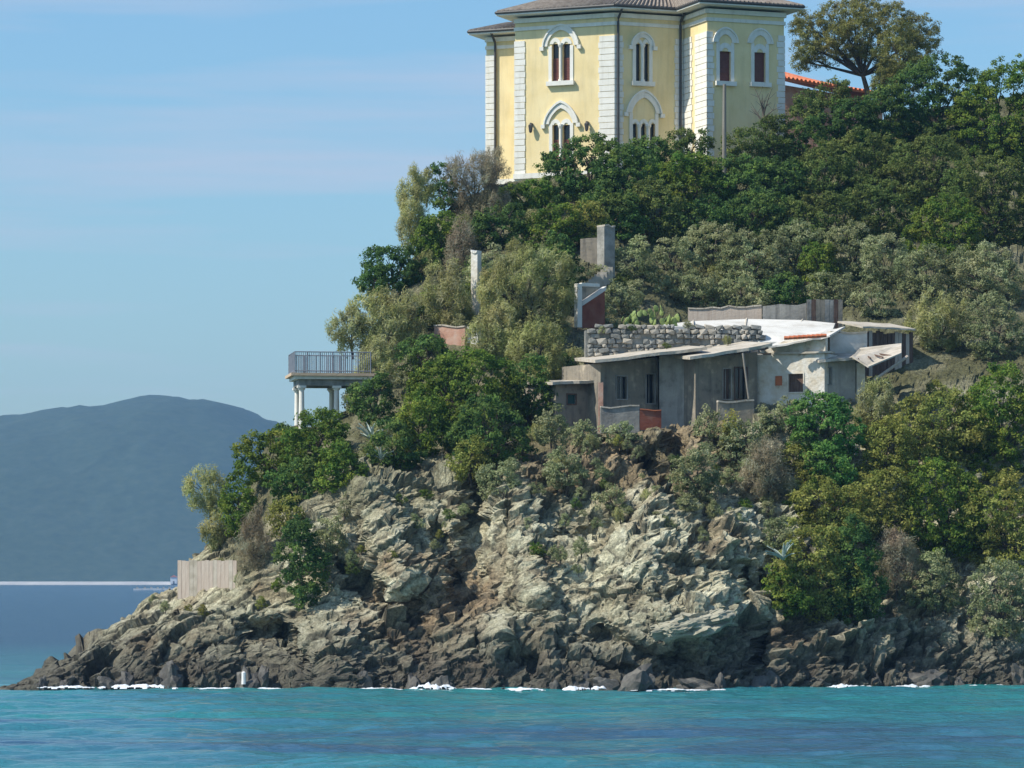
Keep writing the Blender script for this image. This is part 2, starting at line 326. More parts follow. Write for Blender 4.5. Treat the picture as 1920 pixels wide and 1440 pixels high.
L.new(rw.outputs['Color'], mw.inputs['B'])
L.new(mw.outputs['Result'], b.inputs['Base Color'])
b.inputs['Roughness'].default_value = 0.9; b.inputs['Specular IOR Level'].default_value = 0.2
n4 = N.new('ShaderNodeTexNoise'); n4.inputs['Scale'].default_value = 4.5; n4.inputs['Detail'].default_value = 7; n4.inputs['Roughness'].default_value = 0.75; L.new(g.outputs['Position'], n4.inputs['Vector'])
bm = N.new('ShaderNodeBump'); bm.inputs['Strength'].default_value = 0.9; bm.inputs['Distance'].default_value = 0.24; L.new(n4.outputs['Fac'], bm.inputs['Height']); L.new(bm.outputs['Normal'], b.inputs['Normal'])

# sea material
m, N, L, b = nodemat('sea_water'); M['sea'] = m
g = N.new('ShaderNodeNewGeometry'); mp = N.new('ShaderNodeMapping'); mp.inputs['Scale'].default_value = (0.045, 0.13, 1); L.new(g.outputs['Position'], mp.inputs['Vector'])
n1 = N.new('ShaderNodeTexNoise'); n1.inputs['Scale'].default_value = 1.0; n1.inputs['Detail'].default_value = 5; n1.inputs['Roughness'].default_value = 0.62; L.new(mp.outputs['Vector'], n1.inputs['Vector'])
sx = N.new('ShaderNodeSeparateXYZ'); L.new(g.outputs['Position'], sx.inputs[0])
# seagrass beds lie in a belt parallel to the shore
bd = N.new('ShaderNodeMath'); bd.operation = 'SUBTRACT'; bd.inputs[1].default_value = 130; L.new(sx.outputs['Y'], bd.inputs[0])
ba = N.new('ShaderNodeMath'); ba.operation = 'ABSOLUTE'; L.new(bd.outputs[0], ba.inputs[0])
bb = N.new('ShaderNodeMapRange'); bb.inputs['From Min'].default_value = 4; bb.inputs['From Max'].default_value = 30; bb.inputs['To Min'].default_value = 0.15; bb.inputs['To Max'].default_value = -0.12; L.new(ba.outputs[0], bb.inputs['Value'])
bs = N.new('ShaderNodeMath'); bs.operation = 'ADD'; L.new(bb.outputs['Result'], bs.inputs[0]); L.new(n1.outputs['Fac'], bs.inputs[1])
rc = N.new('ShaderNodeValToRGB'); L.new(bs.outputs[0], rc.inputs['Fac']); el = rc.color_ramp.elements
el[0].position = 0.32; el[0].color = (0.027, 0.19, 0.198, 1); el[1].position = 0.72; el[1].color = (0.036, 0.10, 0.165, 1)
e = el.new(0.52); e.color = (0.032, 0.155, 0.2, 1)
dp = N.new('ShaderNodeMapRange'); dp.inputs['From Min'].default_value = 196; dp.inputs['From Max'].default_value = 330; L.new(sx.outputs['Y'], dp.inputs['Value'])
dm = N.new('ShaderNodeMix'); dm.data_type = 'RGBA'; L.new(dp.outputs['Result'], dm.inputs[0]); L.new(rc.outputs['Color'], dm.inputs['A']); dm.inputs['B'].default_value = (0.018, 0.055, 0.11, 1)
L.new(dm.outputs['Result'], b.inputs['Base Color'])
b.inputs['Roughness'].default_value = 0.07; b.inputs['IOR'].default_value = 1.33; b.inputs['Specular IOR Level'].default_value = 0.4
mp2 = N.new('ShaderNodeMapping'); mp2.inputs['Scale'].default_value = (1.1, 2.6, 1); L.new(g.outputs['Position'], mp2.inputs['Vector'])
n3 = N.new('ShaderNodeTexNoise'); n3.inputs['Scale'].default_value = 1.4; n3.inputs['Detail'].default_value = 5; n3.inputs['Roughness'].default_value = 0.6; L.new(mp2.outputs['Vector'], n3.inputs['Vector'])
bm = N.new('ShaderNodeBump'); bm.inputs['Strength'].default_value = 1.0; bm.inputs['Distance'].default_value = 0.2; L.new(n3.outputs['Fac'], bm.inputs['Height']); L.new(bm.outputs['Normal'], b.inputs['Normal'])

# ------------------------------------------------------------------ sea
def axis(lo, hi, step, end_lo, end_hi):
    mid = list(np.arange(lo, hi, step)); s = step; a = hi
    while a < end_hi: s *= 1.25; a += s; mid.append(min(a, end_hi))
    s = step; a = lo; pre = []
    while a > end_lo: s *= 1.25; a -= s; pre.append(max(a, end_lo))
    return np.array(pre[::-1] + mid)
gx = axis(-33, 33, 0.33, -4500, 4500); gy = axis(102, 192, 0.19, -300, 4450)
XX, YY = np.meshgrid(gx, gy); P2 = np.stack([XX.ravel(), YY.ravel(), np.zeros(XX.size)], 1)
fade = np.clip((400 - np.abs(P2[:, 1] - 145)) / 300, 0, 1) * np.clip((150 - np.abs(P2[:, 0])) / 100, 0, 1)
wz = 0.20 * fbm(P2 * (0.07, 0.2, 1) + 3, 2, 3) + 0.16 * fbm(P2 * (0.22, 0.6, 1), 3, 9) + 0.05 * vnoise(P2 * (0.8, 1.7, 1), 4)
# sharper crests
wz = np.where(wz > 0, wz * 1.25, wz * 0.8)
V = P2.copy(); V[:, 2] = wz * fade
nx, ny = len(gx), len(gy)
ii = (np.arange(ny - 1)[:, None] * nx + np.arange(nx - 1)[None, :]).ravel()
sea = put('sea', mesh_np('sea', V, np.stack([ii, ii + 1, ii + nx + 1, ii + nx], 1), M['sea'], True), (0, 0, 0))
tag(sea, 'turquoise sea with small ripples and darker seagrass patches', 'sea', kind='structure')

# ------------------------------------------------------------------ headland
COLS = [
 (-260, [(1330,187),(1330,188),(1330,189),(1330,190),(1330,191),(1330,192),(1330,193),(1330,194)]),
 (10,   [(1300,187),(1298,188),(1296,189),(1294,190),(1292,191),(1291,192),(1290,193),(1290,194)]),
 (110,  [(1292,188),(1278,189),(1262,190.5),(1248,192),(1242,193),(1240,194),(1238,195),(1238,196)]),
 (240,  [(1291,188),(1262,189),(1225,191),(1190,193),(1176,194.5),(1168,195.5),(1164,196.5),(1160,198)]),
 (330,  [(1292,187.5),(1250,189),(1190,191),(1142,193.5),(1127,195),(1124,197),(1122,198),(1120,200)]),
 (440,  [(1293,187),(1240,188.5),(1180,190.5),(1125,193.5),(1108,196.5),(1040,199),(990,201),(950,204)]),
 (520,  [(1295,186),(1240,187.5),(1120,191),(1000,195.5),(940,198.5),(880,202),(840,205),(805,208)]),
 (600,  [(1296,185.3),(1240,186.8),(1090,190.7),(940,195.2),(880,198.8),(830,203),(808,206),(800,209)]),
 (655,  [(1296,185),(1240,186.5),(1080,190.5),(915,195),(850,199),(800,203.5),(780,207),(772,210)]),
 (690,  [(1297,184.9),(1240,186.3),(1080,190.4),(910,195),(840,199.5),(770,205),(690,211),(620,217)]),
 (760,  [(1297,184.7),(1240,186.1),(1080,190.2),(903,195),(830,200.5),(730,207),(600,214),(520,221)]),
 (805,  [(1297,184.5),(1240,186),(1080,190),(900,195),(820,201),(700,208),(540,217),(415,226)]),
 (860,  [(1297,184.3),(1240,185.8),(1078,190),(893,195),(812,201),(696,207.6),(520,218),(368,230)]),
 (950,  [(1297,184),(1240,185.5),(1070,190),(880,195),(800,201),(690,207),(500,219),(335,236)]),
 (1100, [(1297,184),(1230,185.5),(1060,189.5),(812,197),(800,206),(690,209),(500,220),(318,238)]),
 (1300, [(1296,184),(1230,185.5),(1050,189.5),(805,197),(795,206.5),(650,211),(595,220),(300,240)]),
 (1500, [(1293,187),(1230,188.5),(1000,193.5),(780,200),(755,208),(650,212),(590,221),(280,242)]),
 (1700, [(1290,189),(1230,190.5),(1000,196),(800,202),(720,208),(640,213),(575,220),(200,250)]),
 (1950, [(1289,190),(1225,191.5),(1000,197),(800,203),(700,209),(630,214),(560,221),(160,252)]),
 (2250, [(1289,190),(1225,191.5),(1000,197),(800,203),(700,209),(630,214),(560,221),(160,252)]),
]
CPX = np.array([c[0] for c in COLS], float); CPT = np.array([c[1] for c in COLS], float)      # (n,8,2)
def colpts(px):
    return np.stack([[np.interp(px, CPX, CPT[:, k, j]) for j in (0, 1)] for k in range(8)])
def T(px, py):
    """depth of the ground seen at pixel (px, py)"""
    c = colpts(px)
    if py >= c[0, 0]: return c[0, 1]
    if py <= c[-1, 0]: return c[-1, 1]
    return float(np.interp(-py, -c[:, 0], c[:, 1]))
pxs = np.arange(-260, 2250.1, 2.7)
SEG = [3, 26, 62, 78, 16, 22, 26, 60, 8, 6]
ctrl = np.stack([[np.interp(pxs, CPX, CPT[:, k, j]) for j in (0, 1)] for k in range(8)])   # (8,2,n)
def sm(x): return x * x * (3 - 2 * x)
def seg_d(px, py, x0, y0, x1, y1):
    dx, dy = x1 - x0, y1 - y0; t = np.clip(((px - x0) * dx + (py - y0) * dy) / (dx * dx + dy * dy), 0, 1)
    return np.hypot(px - x0 - t * dx, py - y0 - t * dy)
GUL = [  # gullies (+) and buttresses (-): segment, half width px, metres
 (905, 880, 868, 1120, 28, 1.5), (820, 1000, 850, 1090, 16, 1.2), (1268, 780, 1262, 900, 14, 1.6), (640, 1060, 740, 1150, 12, 1.3),
 (690, 900, 735, 1070, 45, -1.5), (960, 950, 1000, 1100, 40, -0.7), (1190, 1000, 1200, 1130, 80, -0.9), (470, 1185, 520, 1190, 22, 1.7),
 (385, 1220, 410, 1215, 12, 1.0), (535, 1190, 575, 1250, 14, 1.6), (460, 1230, 560, 1285, 34, 1.0), (1120, 1195, 1290, 1245, 18, 1.1), (960, 1225, 1300, 1275, 16, 0.9),
 (1340, 1150, 1250, 1165, 26, -0.9), (1437, 1090, 1432, 1250, 13, 1.8), (1320, 920, 1330, 1010, 18, .8), (1130, 830, 1230, 880, 14, .7), (610, 1200, 640, 1280, 40, -1.0),
 (1390, 1060, 1400, 1130, 12, .9), (1560, 1240, 1690, 1270, 10, .7), (1040, 1010, 1130, 990, 12, .6), (760, 1130, 800, 1210, 30, .7),
]
rows = []; amp = []; soil = []; rowpy = []
AMPK = [.8, 1, 1, 1, .8, .25, .3, .3, .25, .1, 0]
SOILK = [0, 0, 0, 0, .35, .95, .9, 1, 1, 1, 1]
for si, n in enumerate(SEG):
    for k in range(n + (1 if si == len(SEG) - 1 else 0)):
        t = k / n
        if si == 0:
            Y = ctrl[0, 1] - 1.6 * (1 - t); Z = np.full_like(Y, -3 * (1 - t) - 0.25 * t); X = (pxs - 960) * Y / F; py = ctrl[0, 0]
        elif si <= 7:
            py = ctrl[si - 1, 0] * (1 - t) + ctrl[si, 0] * t; Y = ctrl[si - 1, 1] * (1 - t) + ctrl[si, 1] * t
            for (x0, y0, x1, y1, w, d) in GUL:
                Y = Y + 1.5 * d * np.exp(-(seg_d(pxs, py, x0, y0, x1, y1) / w) ** 3) * (1 if si <= 4 else 0.3)
            X = (pxs - 960) * Y / F; Z = CH + (HOR - py) * Y / F
            if si == 1 and k == 0: Z = np.full_like(Y, -0.25)
        else:
            Yc = ctrl[7, 1]; Zc = CH + (HOR - ctrl[7, 0]) * Yc / F; X = (pxs - 960) * Yc / F; py = ctrl[7, 0]
            if si == 8: Y = Yc + 45 * t; Z = Zc - 2.0 * t * t
            else: Y = Yc + 45 + 60 * t; Z = (Zc - 2.0) * (1 - t) - 4 * t
        rows.append(np.stack([X, Y, Z], 1)); rowpy.append(py * np.ones_like(pxs))
        amp.append(np.full(len(pxs), AMPK[si] * (1 - t) + AMPK[si + 1] * t)); soil.append(np.full(len(pxs), SOILK[si] * (1 - t) + SOILK[si + 1] * t))
G = np.array(rows); amp = np.array(amp); soil = np.array(soil); PY = np.array(rowpy); PX = np.broadcast_to(pxs, PY.shape)
# the bare rocks at the left stay rock to their top
lw = np.clip((470 - PX) / 60, 0, 1); amp = np.maximum(amp, lw * 0.85 * (amp > 0)); soil = soil * (1 - 0.85 * lw)
# smooth the base a little, then take its normals
for _ in range(4):
    G[4:-3] = (G[3:-4] + 2 * G[4:-3] + G[5:-2]) / 4
dr = np.gradient(G, axis=0); dc = np.gradient(G, axis=1); Nn = np.cross(dc, dr); Nn /= np.linalg.norm(Nn, axis=2, keepdims=True) + 1e-9
Pf = G.reshape(-1, 3); th = math.radians(36); ct, st = math.cos(th), math.sin(th)
wob = np.stack([fbm(Pf * 0.35, 3, 41 + k) for k in range(3)], 1)
Q = Pf + wob * 0.3
S1 = np.stack([(Q[:, 0] * ct + Q[:, 2] * st) * 0.55, Q[:, 1] * 0.8, (-Q[:, 0] * st + Q[:, 2] * ct) * 1.15], 1)   # bedding dips to the left
v1, e1, h1 = voro(S1 / 2.3, 11, 1.3); v2, e2, h2 = voro(S1 / 0.85 + 7, 23, 1.5); v3, e3, h3 = voro(S1 * (1.2, 1, 1.3) / 0.34 + 3, 37, 1.6)
fb = fbm(Pf * 0.22, 3, 5); f2 = fbm(Pf * 1.3, 4, 6)
layer = np.abs(((S1[:, 2] * 1.6 + wob[:, 0] * .5) % 1) - .5) * 2
A1 = amp.ravel()
rough_mask = 0.28 + 0.95 * np.clip(1.3 * fbm(Pf * 0.19 + 11, 3, 77) + 0.35, 0, 1)
D = A1 * rough_mask * (0.66 * v1 + 0.22 * v2 + 0.12 * v3 + 0.12 * layer * (f2 > -.1)) + A1 * (0.9 * fb) + 0.2 * f2 * np.maximum(A1, .3)
crack = np.clip(1 - e2 / 0.09, 0, 1) * .75 + np.clip(1 - e1 / 0.05, 0, 1) * .6
D = D - A1 * 0.07 * np.clip(1 - e2 / 0.1, 0, 1) - A1 * 0.1 * np.clip(1 - e1 / 0.05, 0, 1)
fr1 = np.clip(1 - np.abs(fbm(S1 * (0.16, 0.2, 0.62) + 2.7, 3, 131)) / 0.028, 0, 1); fr2 = np.clip(1 - np.abs(fbm(S1 * (0.5, 0.2, 0.12) + 9.1, 3, 151)) / 0.022, 0, 1)
fr = np.maximum(fr1, fr2); D = D - A1 * 0.2 * fr; crack = crack + fr * .55
# offset of the rock mass from one bedding sheet to the next
sh = np.floor(S1[:, 2] * .55 + .4 * fbm(Pf * .12, 2, 8)); D = D + A1 * .28 * (hf(sh.astype(np.int64), np.floor(S1[:, 0] * .22).astype(np.int64), 0 * sh.astype(np.int64), 61) - .5)
Nf = Nn.reshape(-1, 3)
W = Pf + Nf * D[:, None] + np.stack([A1 * .18 * v3, 0 * A1, A1 * .12 * v2], 1)
nr, nc = G.shape[:2]
ii = (np.arange(nr - 1)[:, None] * nc + np.arange(nc - 1)[None, :]).ravel()
me = mesh_np('headland', W, np.stack([ii, ii + 1, ii + nc + 1, ii + nc], 1), M['rock'])
px_, py_ = PX.ravel(), PY.ravel()
def blob(cx, cy, rx, ry): return np.exp(-(((px_ - cx) / rx) ** 2 + ((py_ - cy) / ry) ** 2))
st_ = blob(800, 1160, 70, 90) * 1.0 + blob(870, 1110, 60, 50) * .7 + blob(1180, 860, 190, 70) * 1.3 + blob(1010, 850, 40, 60) * .8 + blob(700, 1180, 60, 30) * .5 + blob(260, 1220, 40, 30) * .6 + blob(1330, 830, 70, 50) * .8 + blob(1480, 1190, 40, 25) * 1.0 + blob(370, 1130, 40, 15) * .7 + blob(470, 1010, 40, 60) * .8
st_ = np.clip(st_ * 1.4 + 1.3 * fbm(Pf * 0.6 + 5, 5, 91) - 0.06, 0, 0.85)
so_ = np.clip(soil.ravel() + 0.5 * fbm(Pf * 0.5, 3, 55) * (soil.ravel() > .05), 0, 1)
dat = np.stack([h2 * .4 + h1 * .2 + h3 * .4, np.clip(crack * A1, 0, .8), st_, so_], 1).astype(np.float32)
ca = me.color_attributes.new('rk', 'FLOAT_COLOR', 'POINT'); ca.data.foreach_set('color', dat.ravel())
head = put('headland', me, (0, 0, 0)); tag(head, 'steep rocky headland of pale greenish grey fractured rock', 'cliff', kind='structure')

# ------------------------------------------------------------------ far shore
hx = np.linspace(-700, 900, 150); hd = np.linspace(0, 1, 60)
prof_px = [-400, -150, 0, 100, 235, 320, 400, 470, 530, 600, 800, 1100, 1700]
prof_py = [850, 815, 790, 772, 757, 745, 752, 772, 796, 830, 930, 1000, 1060]
V = []
for t in hd:
    Y = 3420 + 1000 * t
    for x in hx:
        px = 960 + x / 4000 * F
        top = (HOR - np.interp(px, prof_px, prof_py)) / F * 4000 + CH
        V.append((x, Y, top * (math.sin(min(t / 0.58, 1) * math.pi / 2) ** 1.15 if t < .58 else math.cos((t - .58) / .42 * math.pi / 2))))
V = np.array(V); V[:, 2] += (V[:, 2] > 3) * (9 * fbm(V * 0.012, 4, 3) + 2.5 * vnoise(V * 0.09, 8)) * np.clip(V[:, 2] / 60, 0, 1) + 1 - 2 * (V[:, 1] > 4400)
ii = (np.arange(59)[:, None] * 150 + np.arange(149)[None, :]).ravel()
tag(put('far_hill', mesh_np('far_hill', V, np.stack([ii, ii + 1, ii + 151, ii + 150], 1), M['forest'], True), (0, 0, 0)), 'distant wooded hill faded blue by haze', 'hill', kind='structure')
mb = MB(); mb.hexa([(-700, 3395, -1), (-290, 3395, -1), (-290, 3424, -1), (-700, 3424, -1), (-700, 3405, 2.2), (-290, 3405, 2.2), (-290, 3424, 3), (-700, 3424, 3)])
tag(mb.build('far_beach', M['beach']), 'thin pale strip of shore at the foot of the far hill', 'beach', kind='structure')
hb = empty('far_house', (xp(326, 3390), 3400, 2), 'tiny white house on the far shore beside the plank screen', 'house')
hx0 = xp(326, 3400); mb = MB(); mb.hexa([(hx0 - 3, 3397, 1), (hx0 + 3, 3397, 1), (hx0 + 3, 3404, 1), (hx0 - 3, 3404, 1), (hx0 - 3, 3397, 7), (hx0 + 3, 3397, 7), (hx0 + 3, 3404, 7), (hx0 - 3, 3404, 7)]); mb.build('wall', M['buoy'], hb)
mb = MB(); mb.prism([(hx0 - 3.4, 3396.5, 7.01), (hx0 + 3.4, 3396.5, 7.01), (hx0, 3396.5, 9)], (0, 8, 0)); mb.build('roof', M['tile_red'], hb)
mb = MB(); mb.hexa([(hx0 - .6, 3396.8, 1), (hx0 + .6, 3396.8, 1), (hx0 + .6, 3396.98, 1), (hx0 - .6, 3396.98, 1), (hx0 - .6, 3396.8, 3.4), (hx0 + .6, 3396.8, 3.4), (hx0 + .6, 3396.98, 3.4), (hx0 - .6, 3396.98, 3.4)]); mb.build('door', M['brown_wood'], hb)
for i, bx in enumerate([258, 272, 284, 296, 307, 318]):
    Yb = 1760 + 30 * (i % 3); c = at(bx, HOR + 38760 / Yb, Yb); c.z = 0.1
    bo = empty('moored_boat', c, 'tiny pale boat moored in a row off the far shore', 'boat', 'boats moored off the far shore')
    l = 2.0 + .4 * (i % 2); mb = MB()
    mb.poly([c + Vector(q) for q in [(-l, -.5, 0), (l * .8, -.5, 0), (l * .8, .5, 0), (-l, .5, 0), (-l, -.6, .8), (l * 1.2, 0, .95), (l * .9, .6, .8), (-l, .6, .8), (l * .9, -.6, .8)]],
            [(0, 1, 8, 4), (1, 5, 8), (1, 2, 5), (2, 6, 5), (2, 3, 7, 6), (3, 0, 4, 7), (4, 8, 5, 6, 7)]); mb.build('hull', M['buoy'], bo)
    mb = MB(); mb.hexa([c + Vector(q) for q in [(-.6, -.4, .81), (.5, -.4, .81), (.5, .4, .81), (-.6, .4, .81), (-.5, -.35, 1.5), (.25, -.35, 1.5), (.25, .35, 1.5), (-.5, .35, 1.5)]]); mb.build('cabin', M['grey_plaster'], bo)

# ------------------------------------------------------------------ villa
vil = empty('villa', at(1155, 330, 246), 'tall cream yellow villa with white quoins and arched windows on the hilltop', 'villa')
def PXY(px, Y): return Vector((xp(px, Y), Y))
angA, angR = math.radians(23), math.radians(21)
Cc = PXY(1152, 245)
tA = Vector((math.cos(angA), -math.sin(angA))); nA = Vector((-math.sin(angA), -math.cos(angA)))
tR = Vector((math.cos(angR), math.sin(angR))); nR = Vector((math.sin(angR), -math.cos(angR)))
def hit(P, t, px):
    k = (px - 960) / F; s = (k * P.y - P.x) / (t.x - k * t.y); return P + t * s
Bb = hit(Cc, tA, 966)
Wi = Bb - nA * 2.6; Wl = hit(Wi, tA, 912)
Dd = hit(Cc, tR, 1282)
Ee = hit(Dd, nR, 1326)
Ff = hit(Ee, tR, 1470)
ZT = zp(24, 245); ZB = zp(330, 245) - 1.8
GG = Ff - nR * 13; Bk = Bb - nA * 14
fA, fR, fS, fE = Face(Bb, Cc), Face(Cc, Dd), Face(Dd, Ee), Face(Ee, Ff)
fW = Face(Wl, Wi); fWs = Face(Wl - nA * 8, Wl); fG = Face(Ff, GG); fBk = Face(GG, Bk); fBs = Face(Bk, Bb)
ZW = zp(57, 248)     # the lower wing's wall top
trim = 0.05

def lights(f, pxs_, py0, py1):    # opening rects from pixel columns
    return [(f.upx(a), f.upx(b), f.zpx((a + b) / 2, py1), f.zpx((a + b) / 2, py0)) for a, b in pxs_]
def window(f, opens, arch, name='window', shut=0.62, sill=True, boss=True, label=None, tymp=True, kpt=0.3):
    """parts of one arched window; opens are the holes, arch = (outer half width, ring width, spring z)"""
    u0 = min(o[0] for o in opens); u1 = max(o[1] for o in opens); z0 = opens[0][2]; z1 = opens[0][3]; uc = (u0 + u1) / 2
    mb = MB(); fw = 0.24
    f.box(mb, u0 - fw, u1 + fw, z0 - .06, z0 - .004, -0.1, 0.05); w = mb.build(name, M['white'], vil)
    for ua, ub in ((u0 - fw, u0 - .002), (u1 + .002, u1 + fw)):
        mb = MB(); f.box(mb, ua, ub, z0, arch[2], -0.1, 0.06); mb.build('jamb', M['white'], w)
    if label: w['label'] = label
    ro, rw, zs = arch
    mb = MB(); f.ring(mb, uc, zs, ro, ro - rw, kpt, 0.002, 0.12); mb.build('arch', M['white'], w)
    mb = MB(); f.ring(mb, uc, zs, ro + .1, ro, kpt, 0.002, 0.2); mb.build('hood_mould', M['white'], w)
    for a, b in zip(opens[:-1], opens[1:]):      # colonnettes
        um = (a[1] + b[0]) / 2; mb = MB(); r = max(0.06, (b[0] - a[1]) / 2 * .8)
        mb.tube([f.pt(um, z0, .02), f.pt(um, z0 + .15, .02), f.pt(um, z0 + .16, .02), f.pt(um, z1 - .3, .02), f.pt(um, z1 - .12, .02), f.pt(um, z1, .02)], [r * 1.5, r * 1.5, r, r, r * 1.7, r * 1.7], 8); mb.build('colonnette', M['white'], w, smooth=False)
    for o in opens:                              # small inner arches over each light
        mb = MB(); uo = (o[0] + o[1]) / 2; ho = (o[1] - o[0]) / 2
        f.ring(mb, uo, o[3] - 0.02, ho + .14, ho * .55, 0.2, 0.003, 0.05, seg=8); mb.build('inner_arch', M['white'], w)
        mb = MB(); f.box(mb, o[0] - .03, o[1] + .03, z0, z1, -.30, -.26); mb.build('pane', M['glass'], w)
        if shut:
            zt = z0 + (z1 - z0) * shut; mb = MB()
            f.box(mb, o[0] + .02, o[1] - .02, z0 + .01, zt, -.25, -.2)
            k = 0
            while z0 + .1 + k * .16 < zt - .05:
                f.box(mb, o[0] + .05, o[1] - .05, z0 + .06 + k * .16, z0 + .15 + k * .16, -.2, -.18); k += 1
            mb.build('shutter', M['shutter'], w)
    if sill:
        mb = MB(); f.box(mb, u0 - .34, u1 + .34, z0 - .3, z0, -.1, .28); mb.build('sill', M['white'], w)
    if boss:
        for s_ in (-1, 1):
            ub = uc + s_ * (ro + .12); mb = MB(); f.box(mb, ub - .14, ub + .14, zs - .28, zs - .02, 0.002, .22); mb.build('boss', M['white'], w)
    return w

# openings
opA1 = lights(fA, [(1035, 1048), (1055, 1069)], 82, 153); opA2 = lights(fA, [(1036, 1048), (1055, 1069)], 234, 306)
opR1 = lights(fR, [(1192, 1201), (1208, 1217)], 82, 153); opR2 = lights(fR, [(1186, 1195), (1202, 1211), (1219, 1228)], 232, 300)
opE1 = lights(fE, [(1349, 1370)], 96, 153); opE2 = lights(fE, [(1414, 1435)], 98, 155)
opW = []
faces = [(fA, opA1 + opA2, 'sunny yellow wall'), (fR, opR1 + opR2, None), (fS, [], None), (fE, opE1 + opE2, None), (fG, [], None), (fBk, [], None), (fBs, [], None)]
for f, op, lb in faces:
    f.wall(MB(), 0, f.L, ZB, ZT, op).build('wall', M['yellow'], vil) if False else None
    mb = MB(); f.wall(mb, 0.002, f.L - .002, ZB, ZT, op); mb.build('wall', M['yellow'], vil)
for f, op in ((fW, opW), (fWs, [])):
    mb = MB(); f.wall(mb, 0.002, f.L - .002, ZB, ZW, op); mb.build('wall', M['yellow'], vil)
window(fA, opA1, (fA.upx(1084) - fA.upx(1052), .27, fA.zpx(1052, 86)), label='upper double window with red brown shutters in the sunny wall')
window(fA, opA2, (fA.upx(1082) - fA.upx(1052), .3, fA.zpx(1052, 232)), kpt=.7, label='lower pointed double window in the sunny wall')
window(fR, opR1, (fR.upx(1224) - fR.upx(1204.5), .25, fR.zpx(1204, 86)), shut=0, label='upper double window in the shaded wall')
window(fR, opR2, (fR.upx(1238) - fR.upx(1207), .34, fR.zpx(1207, 212)), shut=0, kpt=.6, label='large three light arched window above the shrubs')
window(fE, opE1, (fE.upx(1381) - fE.upx(1359.5), .34, fE.zpx(1360, 80)), shut=0.99, boss=False)
window(fE, opE2, (fE.upx(1446) - fE.upx(1424.5), .34, fE.zpx(1425, 82)), shut=0.99, boss=False)

# quoins: one shared block per width, alternating long and short
def quoins(f, side, z0, z1, wl_, ws_, h=0.42):
    k = 0; z = z0
    while z + h <= z1 + .01:
        w = wl_ if k % 2 == 0 else ws_; mb = MB()
        if side == 0: f.box(mb, -0.055, w, z + .018, z + h - .018, 0.0, .055 + .012 * (k % 2))
        else: f.box(mb, f.L - w, f.L + .055, z + .018, z + h - .018, 0.0, .055 + .012 * (k % 2))
        mb.build('quoin_stone', M['white'], vil); z += h; k += 1
ZQ = ZT - 1.15
quoins(fA, 0, ZB + .4, ZQ, .76, .72); quoins(fA, 1, ZB + .4, ZQ, 1.15, 1.08)
quoins(fR, 0, ZB + .4, ZQ, .66, .58); quoins(fR, 1, ZB + .4, ZQ, .7, .64)
quoins(fS, 0, ZB + .4, ZQ, 1.5, 1.4); quoins(fS, 1, ZB + .4, ZQ, 2.0, 1.9)
quoins(fE, 0, ZB + .4, ZQ, .5, .4); quoins(fE, 1, ZB + .4, ZQ, .55, .45)
quoins(fW, 0, ZB + .4, ZW - .9, .72, .66)
# string course, cornice, plinth
for f, zt in ((fA, ZT), (fR, ZT), (fS, ZT), (fE, ZT), (fG, ZT), (fW, ZW)):
    e = -.06
    mb = MB(); f.box(mb, e, f.L - e, zt - .82, zt - .58, .003, .1); mb.build('string_course', M['white'], vil)
    mb = MB(); f.box(mb, e, f.L - e, zt - .30, zt - .002, .003, .16); mb.build('cornice', M['white'], vil)
    if f is not fG:
        mb = MB(); zb = zp(318, 245); f.box(mb, e, f.L - e, zb - .35, zb, .07, .22); mb.build('plinth', M['white'], vil)
# roofs
def roof(poly, z, over, rise, frac, nm):
    n = len(poly); c = sum(poly, Vector((0, 0))) / n; ev = []
    for i in range(n):
        p, q, r_ = poly[i - 1], poly[i], poly[(i + 1) % n]
        d1 = (q - p).normalized(); d2 = (r_ - q).normalized(); n1_ = Vector((d1.y, -d1.x)); n2_ = Vector((d2.y, -d2.x))
        bis = n1_ + n2_; ev.append(q + bis * (over / (1 + n1_.dot(n2_))))
    top = [c + (p - c) * frac for p in poly]
    zt = z + .42
    P = [(p.x, p.y, zt) for p in ev] + [(p.x, p.y, zt + rise) for p in top]
    mb = MB(); mb.poly(P, [(i, (i + 1) % n, n + (i + 1) % n, n + i) for i in range(n)] + [list(range(n, 2 * n))]); rf = mb.build('roof', M['tile_brown'], vil)
    mb = MB(); mb.prism([(p.x, p.y, z + .16) for p in ev], (0, 0, .12)); mb.build('soffit', M['white'], rf)
    for i in range(n):
        a, b2 = ev[i], ev[(i + 1) % n]
        mb = MB(); mb.tube([(a.x, a.y, zt - .07), (b2.x, b2.y, zt - .07)], .11, 8); mb.build('gutter', M['metal'], rf)
    # courses of tiles near the eaves
    for i in range(n):
        a, b2, c2, d2 = [Vector(P[j]) for j in (i, (i + 1) % n, n + (i + 1) % n, n + i)]
        L_ = (b2 - a).length; k = int(L_ / .3)
        if k < 2 or i > 5: continue
        nrm = (b2 - a).cross(d2 - a).normalized()
        mb = MB()
        for j in range(k):
            t = (j + .5) / k; lo = a.lerp(b2, t); hi = d2.lerp(c2, t)
            mb.tube([lo - (hi - lo).normalized() * .06 + nrm * .03, lo.lerp(hi, .98) + nrm * .03], .085, 5)
        t_ = mb.build('roof_tile', M['tile_brown'], rf); t_['kind'] = 'stuff'
main = [Bb, Cc, Dd, Ee, Ff, GG, Bk]
roof(main, ZT, 1.0, 2.3, .3, 'main'); roof([Wl, Wi + tA * .3, Wi + tA * .3 - nA * 8, Wl - nA * 8], ZW, 0.95, .8, .55, 'wing')
